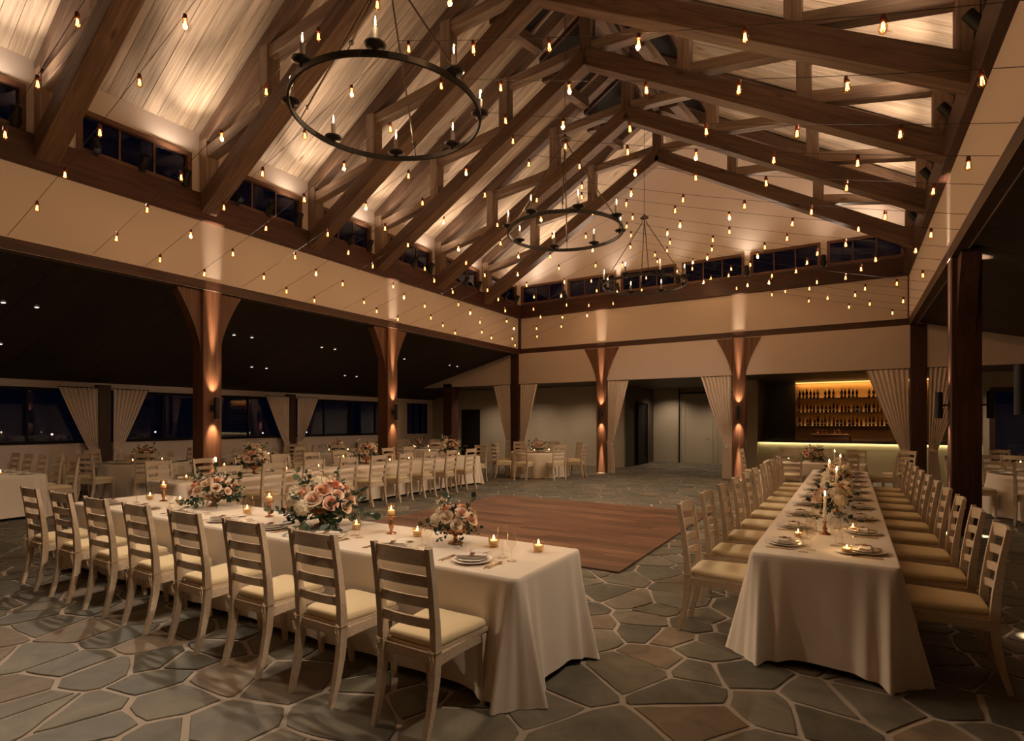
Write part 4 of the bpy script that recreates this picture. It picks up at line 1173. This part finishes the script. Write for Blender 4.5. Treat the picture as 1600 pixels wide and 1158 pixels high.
def spoon_mesh():
    mb = MB().prism([(-0.005, 0.0), (0.005, 0.0), (0.0035, 0.125), (-0.0035, 0.125)], 'z', 0.0, 0.003)
    mb.lathe([(0.0, 0.0), (0.012, 0.002), (0.019, 0.008), (0.018, 0.009), (0.010, 0.005), (0.0, 0.004)], 12, cy=0.147, cap0=False, cap1=False)
    return mb.mesh('spoon', 'cutlery_gold')
SPOON = spoon_mesh()
WINE = MB().lathe([(0.0, 0.0), (0.036, 0.001), (0.034, 0.004), (0.006, 0.009), (0.0042, 0.02), (0.004, 0.085), (0.012, 0.098), (0.030, 0.115), (0.040, 0.140), (0.041, 0.160), (0.036, 0.195), (0.031, 0.225)], 20, cap0=False, cap1=False).mesh('wine_glass', 'clear_glass', True)
WATER = MB().lathe([(0.0, 0.0), (0.034, 0.001), (0.032, 0.004), (0.006, 0.009), (0.0042, 0.02), (0.004, 0.075), (0.012, 0.086), (0.027, 0.103), (0.034, 0.125), (0.033, 0.15), (0.027, 0.188)], 20, cap0=False, cap1=False).mesh('wine_glass', 'clear_glass', True)
def setting(x, y, rz, where, full=2, spin=0.0):
    """x, y = plate centre; local +y points to the middle of the table"""
    c, s = math.cos(rz), math.sin(rz)
    def put(name, me, lx, ly, lz, label, cat, grp, r=0.0):
        o = ob(name, me, None, (x + c * lx - s * ly, y + s * lx + c * ly, TH + lz), (0, 0, rz + r))
        return tag(o, label + ' ' + where, cat, grp)
    put('dinner_plate', PLATE, 0, 0, 0.001, 'white dinner plate', 'plate', 'white dinner plates')
    if full >= 2: put('salad_plate', SALAD, 0, 0, 0.012, 'small white upper plate', 'plate', 'small white plates')
    nk = thing('napkin', 'folded linen napkin ' + where, 'napkin', (x, y, TH + (0.024 if full >= 2 else 0.018)), rz + spin, 'folded linen napkins')
    ob('cloth_fold', NAPKIN, nk)
    if full >= 2: ob('napkin_ring', NAPTAG, nk)
    put('wine_glass', WINE, 0.125, 0.185, 0.001, 'taller wine glass', 'glass', 'tall wine glasses')
    if full >= 1: put('water_glass', WATER, 0.225, 0.14, 0.001, 'shorter wine glass', 'glass', 'short wine glasses')
    if full >= 2:
        j = R.uniform(-0.03, 0.03)
        put('fork', FORK, -0.205, -0.105, 0.001, 'outer gold fork', 'fork', 'gold forks', j)
        put('fork', FORK, -0.180, -0.105, 0.001, 'inner gold fork', 'fork', 'gold forks', j)
        put('knife', KNIFE, 0.170, -0.115, 0.001, 'gold knife', 'knife', 'gold knives', j)
        put('spoon', SPOON, 0.196, -0.105, 0.001, 'gold spoon', 'spoon', 'gold spoons', j)
    if full >= 3:
        put('bread_plate', BREAD, -0.10, 0.23, 0.001, 'small white bread plate', 'plate', 'bread plates')

# ================================================================== CANDLES
FLAME = MB().lathe([(0.0, 0.0), (0.0045, 0.005), (0.006, 0.012), (0.004, 0.024), (0.001, 0.034), (0.0, 0.036)], 8, cap0=False, cap1=False).mesh('flame', 'flame', True)
V_GLASS = MB().lathe([(0.0, 0.002), (0.034, 0.002), (0.036, 0.006), (0.038, 0.075), (0.035, 0.075), (0.033, 0.012), (0.0, 0.010)], 18, cap0=False, cap1=False).mesh('glass_cup', 'votive_glass', True)
V_WAX = MB().lathe([(0.0, 0.012), (0.030, 0.012), (0.031, 0.050), (0.022, 0.047), (0.0, 0.046)], 16, cap0=False, cap1=False).mesh('wax', 'wax', True)
def glow(loc, w=0.45):
    l = bpy.data.lights.new('candle_light', 'POINT'); l.energy = w; l.color = (1.0, 0.62, 0.28); l.shadow_soft_size = 0.006
    o = bpy.data.objects.new('candle_light', l); COL.objects.link(o); o.location = loc
def votive(x, y, where, light=False, s=1.0):
    t = thing('votive_candle', 'lit votive candle ' + where, 'candle', (x, y, TH + 0.001), 0, 'votive candles')
    t.scale = (s, s, s)
    ob('glass_cup', V_GLASS, t); w_ = ob('wax', V_WAX, t); ob('flame', FLAME, w_, (0, 0, 0.05))
    if light: glow((x, y, TH + 0.072 * s), 0.5)
H_STEM = MB().lathe([(0.0, 0.0), (0.045, 0.001), (0.043, 0.008), (0.015, 0.016), (0.011, 0.03), (0.018, 0.05), (0.022, 0.075), (0.014, 0.10), (0.010, 0.115), (0.016, 0.13), (0.030, 0.137), (0.046, 0.14), (0.046, 0.146), (0.0, 0.147)], 18, cap0=False, cap1=False).mesh('stem', 'copper', True)
H_GLASS = MB().lathe([(0.034, 0.148), (0.036, 0.152), (0.037, 0.25), (0.0355, 0.25), (0.034, 0.152)], 18, cap0=False, cap1=False).mesh('hurricane_glass', 'votive_glass', True)
H_WAX = MB().lathe([(0.0, 0.149), (0.029, 0.149), (0.031, 0.19), (0.024, 0.198), (0.0, 0.196)], 16, cap0=False, cap1=False).mesh('wax', 'wax', True)
def hurricane(x, y, where, light=True):
    t = thing('candle_holder', 'copper candle holder with glass ' + where, 'candle holder', (x, y, TH + 0.001), 0, 'copper candle holders')
    ob('stem', H_STEM, t); ob('hurricane_glass', H_GLASS, t); w_ = ob('wax', H_WAX, t); ob('flame', FLAME, w_, (0, 0, 0.198))
    if light: glow((x, y, TH + 0.222), 0.6)
def taper(x, y, where, h=0.11, ch=0.20, light=True):
    t = thing('candlestick', 'brass candlestick with lit taper ' + where, 'candlestick', (x, y, TH + 0.001), 0, 'brass candlesticks')
    MB().lathe([(0.0, 0.0), (0.045, 0.001), (0.043, 0.008), (0.02, 0.02), (0.012, h * 0.3), (0.02, h * 0.45), (0.010, h * 0.6), (0.010, h * 0.85), (0.020, h * 0.95), (0.017, h), (0.0, h)], 16, cap0=False, cap1=False).build('stick', 'copper', t, smooth=True)
    cd = MB().lathe([(0.012, h), (0.0105, h + ch), (0.003, h + ch + 0.004)], 12).build('taper', 'wax', t, smooth=True)
    ob('flame', FLAME, cd, (0, 0, h + ch + 0.004), (0, 0, 0), 1.15)
    if light: glow((x, y, TH + h + ch + 0.05), 0.7)

# ================================================================== FLOWERS
def rose_mesh(mat, seed):
    rr = random.Random(seed); mb = MB()
    rings = [(0.10, 3, 0.62), (0.24, 4, 0.66), (0.42, 5, 0.60), (0.64, 5, 0.48), (0.86, 6, 0.30)]
    for ri, (r, n, h) in enumerate(rings):
        for k in range(n):
            a0 = 2 * PI * (k + 0.5 * (ri % 2)) / n + rr.uniform(-0.15, 0.15)
            span = 2 * PI / n * 0.78
            curl = 0.02 + 0.30 * (ri / 4) ** 1.5
            def fn(u, v):
                a = a0 + (u - 0.5) * 2 * span * (0.55 + 0.45 * math.sin(PI * min(1, v * 0.75 + 0.15)))
                edge = 1 - (2 * u - 1) ** 2
                q = r * (0.35 + 0.65 * v ** 0.7) + curl * max(0, v - 0.55) * 1.2
                z = -0.25 + (h + 0.25) * (v ** 0.9) * (0.80 + 0.20 * edge) - curl * 0.45 * max(0, v - 0.7)
                return (q * math.cos(a), q * math.sin(a), z)
            mb.grid(fn, 5, 5, mi=1 if ri < 3 else 0)
    mb.lathe([(0.16, -0.2), (0.17, 0.35), (0.11, 0.55), (0.0, 0.62)], 8, mi=1, cap0=False, cap1=False)
    return mb.mesh('rose', mat, True)
ROSES = [rose_mesh(['rose_blush', 'rose_peach'], 1), rose_mesh(['rose_cream', 'rose_blush'], 2), rose_mesh(['rose_cream', 'rose_cream'], 3), rose_mesh(['rose_blush', 'rose_core'], 4)]
def hyd_mesh(seed):
    rr = random.Random(seed); mb = MB(); n = 46
    for k in range(n):
        zz = 1 - 1.5 * (k + 0.5) / n; a = k * 2.39996
        q = math.sqrt(max(0, 1 - zz * zz)); d = Vector((q * math.cos(a), q * math.sin(a), zz))
        u = d.orthogonal().normalized(); w = d.cross(u); th = rr.uniform(0, 1.5)
        for p in range(4):
            t = th + p * PI / 2
            e = u * math.cos(t) + w * math.sin(t); g = d.cross(e)
            c = d * (0.86 + rr.uniform(-0.05, 0.05))
            mb.add([c, c + e * 0.11 + g * 0.085 + d * 0.03, c + e * 0.20 + d * 0.02, c + e * 0.11 - g * 0.085 + d * 0.03], [(0, 1, 2, 3)])
    mb.lathe([(0.0, -0.6), (0.55, -0.45), (0.82, 0.0), (0.62, 0.55), (0.0, 0.84)], 10, cap0=False, cap1=False)
    return mb.mesh('hydrangea', 'hydrangea')
HYD = hyd_mesh(3)
def leaf_geo(mb, base, d, side, L, W, droop=0.15):
    """pointed leaf along d from base"""
    nrm = d.cross(side).normalized()
    pts = []
    for t, w in ((0, 0.0), (0.22, 0.75), (0.5, 1.0), (0.78, 0.62), (1.0, 0.0)):
        c = base + d * (L * t) - Vector((0, 0, 1)) * (droop * L * t * t)
        pts.append((c, side * (W * w), nrm))
    v = []; f = []
    for c, s_, nn in pts: v += [c - s_ + nn * W * 0.25 * (1 if s_.length else 0), c, c + s_ + nn * W * 0.25 * (1 if s_.length else 0)]
    for i in range(4):
        a = i * 3
        f += [(a, a + 3, a + 4, a + 1), (a + 1, a + 4, a + 5, a + 2)]
    mb.add(v, f)
def sprig_mesh(mat, seed, n=7, L=0.055, W=0.017):
    """stem along +z with leaves; unit length about 0.2"""
    rr = random.Random(seed); mb = MB()
    bend = Vector((rr.uniform(-0.5, 0.5), rr.uniform(-0.5, 0.5), 0))
    P = [Vector((0, 0, 0.2 * t)) + bend * (0.06 * t * t) for t in (0, 0.33, 0.66, 1)]
    mb.tube(P, [0.003, 0.0025, 0.002, 0.001], 4)
    for k in range(n):
        t = 0.15 + 0.85 * k / (n - 1); i = min(2, int(t * 3)); q = t * 3 - i
        b = P[i] * (1 - q) + P[min(3, i + 1)] * q
        a = k * 2.4 + rr.uniform(-0.4, 0.4)
        o = Vector((math.cos(a), math.sin(a), 0.55 + 0.5 * t)).normalized()
        if k == n - 1: o = Vector((bend.x * 0.3, bend.y * 0.3, 1)).normalized()
        sd = o.cross(Vector((math.sin(a * 1.7), math.cos(a), 0.4))).normalized()
        leaf_geo(mb, b, o, sd, L * rr.uniform(0.8, 1.25), W * rr.uniform(0.85, 1.2))
    return mb.mesh('leaf_sprig', mat)
SPRIGS = [sprig_mesh('leaf_dark', 1), sprig_mesh('leaf_dark', 2, 8, 0.06, 0.02), sprig_mesh('leaf_light', 3, 9, 0.04, 0.012), sprig_mesh('leaf_dark', 4, 6, 0.07, 0.024), sprig_mesh('leaf_light', 5, 8, 0.045, 0.016)]
def spray_mesh(seed):
    rr = random.Random(seed); mb = MB()
    for k in range(6):
        d = Vector((rr.uniform(-0.35, 0.35), rr.uniform(-0.35, 0.35), 1)).normalized(); L = rr.uniform(0.12, 0.22)
        mb.tube([Vector((0, 0, 0)), d * L], 0.0015, 3)
        mb.lathe([(0.0, -0.008), (0.008, -0.004), (0.010, 0.004), (0.0, 0.010)], 6, *(d * L), cap0=False, cap1=False, mi=1)
    return mb.mesh('bud_spray', ['stem_green', 'rose_cream'])
SPRAY = spray_mesh(2)
COMPOTE = MB().lathe([(0.0, 0.0), (0.060, 0.001), (0.058, 0.010), (0.022, 0.024), (0.015, 0.05), (0.022, 0.066), (0.070, 0.085), (0.088, 0.12), (0.084, 0.122), (0.064, 0.095), (0.0, 0.085)], 22, cap0=False, cap1=False).mesh('compote', 'copper', True)
def aim(d): return Vector(d).to_track_quat('Z', 'Y').to_euler()
def bouquet(x, y, label, rx=0.22, rz=0.20, seed=1, n_fl=14, n_sp=30, base=0.13, cs=1.0, fl=0.048):
    """compote with roses, hydrangeas and leaf sprigs arranged over a dome"""
    rr = random.Random(seed)
    t = thing('flower_arrangement', label, 'flowers', (x, y, TH + 0.001), rr.uniform(0, 6), 'flower arrangements in compotes')
    ob('compote', COMPOTE, t, (0, 0, 0), (0, 0, 0), cs)
    b0 = base * cs
    for k in range(n_sp):
        a = k * 2.39996 + rr.uniform(-0.3, 0.3)
        el = rr.choice([-0.35, -0.2, -0.05, 0.1, 0.3, 0.6, 1.0])
        d = Vector((math.cos(a) * math.cos(el), math.sin(a) * math.cos(el), math.sin(el)))
        st = Vector((d.x * rx * 0.35, d.y * rx * 0.35, b0 - 0.03 + max(0, d.z) * rz * 0.4))
        L = (rx * abs(math.cos(el)) + rz * abs(math.sin(el))) * (rr.uniform(0.45, 0.70) if k % 6 else 0.9) / 0.2
        ob('leaf_sprig', rr.choice(SPRIGS), t, st, aim(d), max(0.5, L))
    for k in range(max(3, n_fl // 4)):
        a = rr.uniform(0, 6.28); d = Vector((0.6 * math.cos(a), 0.6 * math.sin(a), 1)).normalized()
        ob('bud_spray', SPRAY, t, (d.x * rx * 0.5, d.y * rx * 0.5, b0 + rz * 0.4), aim(d), 1.0 * rz / 0.2)
    for k in range(n_fl):
        q = (k + 0.5) / n_fl
        el = math.asin(0.02 + 0.93 * q) if n_fl > 1 else 1
        a = k * 2.39996 + 0.3
        d = Vector((math.cos(a) * math.cos(el), math.sin(a) * math.cos(el), math.sin(el)))
        p = Vector((d.x * rx * 0.80, d.y * rx * 0.80, b0 + 0.02 + d.z * rz * 0.80))
        if k % 5 == 3: ob('hydrangea', HYD, t, p, aim(d), fl * rr.uniform(1.0, 1.25))
        else: ob('rose', rr.choice(ROSES), t, p, aim(d + Vector((0, 0, 0.25))), fl * rr.uniform(0.8, 1.2))
    return t

# ================================================================== PLACING THE TABLES
# ---- front table, eight chairs along its near side
table_rect(-7.72, -1.70, 2.83, 3.75, 'front table with eight chairs')
for k in range(8):
    x = -2.09 - 0.722 * k
    chair(x, 2.53, 0, 'cream ladder-back chair, %s from the right along the front table' % ORD[k], 'chairs along the front table')
    setting(x - 0.08, 3.04, 0, 'at the %s place from the right on the front table' % ORD[k], 3 if k < 5 else 2, spin=0.45 if k < 6 else 0.3)
bouquet(-2.60, 3.42, 'small compote of blush roses near the right end of the front table', 0.19, 0.17, 11, 13, 30, fl=0.050)
bouquet(-4.08, 3.38, 'large compote of peach roses and hydrangeas in the middle of the front table', 0.33, 0.26, 5, 24, 52, cs=1.15, fl=0.076)
bouquet(-6.04, 3.52, 'compote of cream and peach flowers towards the left end of the front table', 0.27, 0.19, 8, 16, 40, fl=0.056)
hurricane(-3.29, 3.44, 'right of the large bouquet on the front table')
hurricane(-4.90, 3.42, 'left of the large bouquet on the front table')
hurricane(-6.93, 3.44, 'near the left end of the front table')
votive(-1.92, 3.51, 'nearest the right end of the front table', True, 1.05)
votive(-2.28, 3.47, 'beside the rightmost glasses of the front table', True, 1.05)
votive(-3.02, 3.46, 'left of the small bouquet on the front table', False)
votive(-3.66, 3.40, 'right beside the large bouquet on the front table', False)
votive(-5.23, 3.40, 'left of the large bouquet on the front table', True, 1.1)
votive(-6.53, 3.42, 'by the left bouquet on the front table', True)
votive(-7.2, 3.42, 'farthest left on the front table', False)

# ---- long table on the right, ten chairs on each side
table_rect(-0.62, 0.28, 4.32, 12.3, 'long right table before the bar')
for k in range(10):
    y = 4.74 + 0.79 * k
    w = '%s from the front' % ORD[k]
    chair(-0.91, y, -PI / 2, 'cream ladder-back chair, %s on the left of the right table' % w, 'chairs along the right table')
    chair(0.57, y, PI / 2, 'cream ladder-back chair, %s on the right of the right table' % w, 'chairs along the right table')
    setting(-0.43, y - 0.02, -PI / 2, 'at the %s left place from the front of the right table' % ORD[k], 2)
    setting(0.09, y - 0.02, PI / 2, 'at the %s right place from the front of the right table' % ORD[k], 2)
# flower garland down the middle
rr = random.Random(21)
gl = thing('flower_garland', 'long runner of cream and blush flowers with greenery along the right table', 'flowers', (-0.17, 8.7, TH + 0.001))
for k in range(120):
    y = rr.uniform(-2.9, 3.0); a = rr.uniform(0, 6.28); el = rr.uniform(-0.05, 1.2)
    d = Vector((math.cos(a) * math.cos(el), math.sin(a) * math.cos(el), math.sin(el)))
    ob('leaf_sprig', rr.choice(SPRIGS), gl, (d.x * 0.03, y, 0.05 + 0.04 * d.z), aim(d), rr.uniform(0.75, 1.1))
for k in range(84):
    y = -2.85 + 5.8 * (k + rr.uniform(0, 0.9)) / 84; a = rr.uniform(-1.1, 1.1)
    d = Vector((math.sin(a), rr.uniform(-0.5, 0.2), math.cos(a))).normalized()
    p = (d.x * 0.17, y, 0.06 + 0.17 * d.z + rr.uniform(-0.03, 0.03))
    if k % 4 == 1: ob('hydrangea', HYD, gl, p, aim(d), rr.uniform(0.07, 0.095))
    else: ob('rose', rr.choice(ROSES[1:]), gl, p, aim(d), rr.uniform(0.052, 0.075))
for k in range(16):
    ob('bud_spray', SPRAY, gl, (rr.uniform(-0.05, 0.05), -2.8 + 0.37 * k, 0.12), aim((rr.uniform(-0.5, 0.5), rr.uniform(-0.4, 0.4), 1)), rr.uniform(0.8, 1.1))
taper(-0.18, 5.30, 'in front of the garland on the right table', 0.11, 0.21)
for k, y in enumerate((6.65, 7.9, 9.2, 10.6)):
    taper(-0.17 + 0.05 * (-1) ** k, y, '%s behind the front one on the right table' % ORD[k], 0.17, 0.26, k < 3)
votive(-0.36, 5.05, 'left of the first taper on the right table', True, 0.8)
votive(0.02, 5.55, 'right of the garland tip on the right table', True, 0.8)
o = ob('bread_plate', BREAD, None, (-0.02, 4.62, TH + 0.001)); tag(o, 'small white plate with a candle at the near end of the right table', 'plate', 'bread plates')
tea = thing('tealight', 'tiny lit tealight in glass on a small plate, near end of right table', 'candle', (-0.02, 4.62, TH + 0.010)); tea.scale = (0.85, 0.85, 0.6)
ob('glass_cup', V_GLASS, tea); w_ = ob('wax', V_WAX, tea); ob('flame', FLAME, w_, (0, 0, 0.05)); glow((-0.02, 4.62, TH + 0.09), 0.4)

# ---- long table on the left behind the front table
table_rect(-9.56, -8.66, 4.5, 12.5, 'long left table beyond the front table')
for k in range(9):
    y = 4.95 + 0.79 * k
    w = '%s from the front' % ORD[k]
    chair(-8.34, y, PI / 2, 'cream ladder-back chair, %s, dance floor side of the left table' % w, 'chairs along the left table')
    chair(-9.87, y, -PI / 2, 'cream ladder-back chair, %s, window side of the left table' % w, 'chairs along the left table')
    setting(-8.86, y, PI / 2, 'at the %s inner place from the front of the left table' % ORD[k], 1)
    setting(-9.36, y, -PI / 2, 'at the %s outer place from the front of the left table' % ORD[k], 1)
chair(-9.0, 12.78, PI, 'cream ladder-back chair at the far end of the left table', 'chairs along the left table')
LT = [(6.05, 31, 'nearest'), (8.75, 32, 'middle'), (11.75, 33, 'farthest')]
for y, sd, w in LT: bouquet(-9.11, y, '%s flower arrangement on the left table' % w, 0.27, 0.26, sd, 15, 36, base=0.17, cs=1.3, fl=0.062)
for k, y in enumerate((4.85, 5.5, 6.7, 7.4, 8.1, 9.4, 10.1, 10.9, 12.1)):
    if k % 3 == 1: hurricane(-9.11, y, '%s candle from the near end of the left table' % ORD[k], False)
    else: votive(-9.08 + 0.05 * (k % 2), y, '%s candle from the near end of the left table' % ORD[k], k % 2 == 0)

# ---- table at the far left edge
table_rect(-15.3, -12.28, 3.2, 4.12, 'table cut by the left edge')
for k in range(5):
    x = -12.5 - 0.7 * k
    chair(x, 4.34, PI, 'cream ladder-back chair, %s from the right behind the table at left edge' % ORD[k], 'chairs behind the left edge table')
    setting(x, 3.9, PI, 'at the %s place from the right on the left edge table' % ORD[k], 1)
votive(-12.75, 3.62, 'on the table cut by the left edge', True)

# ---- round tables
def round_set(cx, cy, rad, where, n, a0, seed, light=True, skip=()):
    table_round(cx, cy, rad, where)
    for k in range(n):
        if k in skip: continue
        a = a0 + 2 * PI * k / n
        rz = math.atan2(-math.sin(a), -math.cos(a)) - PI / 2
        chair(cx + (rad + 0.37) * math.cos(a), cy + (rad + 0.37) * math.sin(a), rz, 'cream ladder-back chair at the %s, %s counter-clockwise' % (where, ORD[k]), 'chairs around the round tables')
        setting(cx + (rad - 0.2) * math.cos(a), cy + (rad - 0.2) * math.sin(a), rz, 'at the %s, %s place' % (where, ORD[k]), 1)
    bouquet(cx, cy, 'flower arrangement in the middle of the %s' % where, 0.22, 0.2, seed, 13, 28, fl=0.058)
    for k in range(3):
        a = a0 + 0.5 + 2 * PI * k / 3
        votive(cx + 0.34 * math.cos(a), cy + 0.34 * math.sin(a), 'on the %s, %s counter-clockwise' % (where, ORD[k]), light and k == 0)
round_set(-14.1, 6.6, 0.88, 'near round table by the windows', 8, 0.35, 41)
round_set(-14.0, 9.35, 0.88, 'middle round table by the windows', 8, 0.2, 42)
round_set(-13.9, 12.1, 0.88, 'far round table by the windows', 8, 0.1, 43)
round_set(-13.2, 15.2, 0.88, 'round table in the far left corner', 8, 0.3, 47)
round_set(-8.35, 15.25, 0.86, 'round table by the back left curtains', 8, 0.15, 44)
round_set(3.05, 13.3, 0.88, 'round table in front of the glass doors', 8, -2.75, 45)
round_set(3.5, 16.0, 0.88, 'far round table by the glass doors', 8, 0.3, 46)

# ---- small table across the end of the right table, by the bar
table_rect(-1.75, 0.30, 14.2, 15.1, 'short table by the bar')
for x, y, rz, w in ((-1.12, 13.95, 0, 'near left'), (-0.05, 13.95, 0, 'near right'), (-1.35, 15.35, PI, 'far left'), (-0.6, 15.35, PI, 'far middle'), (0.12, 15.35, PI, 'far right'), (-2.02, 14.65, -PI / 2, 'left end'), (0.6, 14.5, PI / 2, 'right end'), (0.95, 15.5, PI * 0.75, 'back right corner')):
    chair(x, y, rz, 'cream ladder-back chair at the %s of the short table by the bar' % w, 'chairs around the short bar table')
for k, (x, y, rz) in enumerate(((-1.12, 14.42, 0), (-0.05, 14.42, 0), (-1.35, 14.9, PI), (-0.6, 14.9, PI), (0.12, 14.9, PI))):
    setting(x, y, rz, 'at the %s place of the short table by the bar' % ORD[k], 1)
bouquet(-0.75, 14.65, 'flower arrangement on the short table by the bar', 0.25, 0.22, 51, 14, 30, fl=0.06)
votive(-1.25, 14.66, 'left of the flowers on the short bar table', True)
votive(-0.25, 14.62, 'right of the flowers on the short bar table', False)

# ---- lamps in the dark garden beyond the left windows
for k, (x, y, z) in enumerate(((-24.0, 8.2, 1.25), (-24.0, 11.6, 1.28), (-24.0, 16.4, 1.15), (-24.0, 18.9, 1.15), (-24.0, 6.4, 1.0))):
    t = thing('garden_lamp', '%s garden lamp seen through the left windows' % ORD[k], 'garden lamp', (x, y, -0.3), 0, 'garden lamps outside')
    MB().tube([(0, 0, 0), (0, 0, z + 0.25)], 0.03, 6).build('post', 'black_metal', t)
    MB().lathe([(0.0, -0.03), (0.028, -0.01), (0.028, 0.02), (0.0, 0.035)], 10, cz=z + 0.3, cap0=False, cap1=False).build('globe', 'lamp_glow', t)
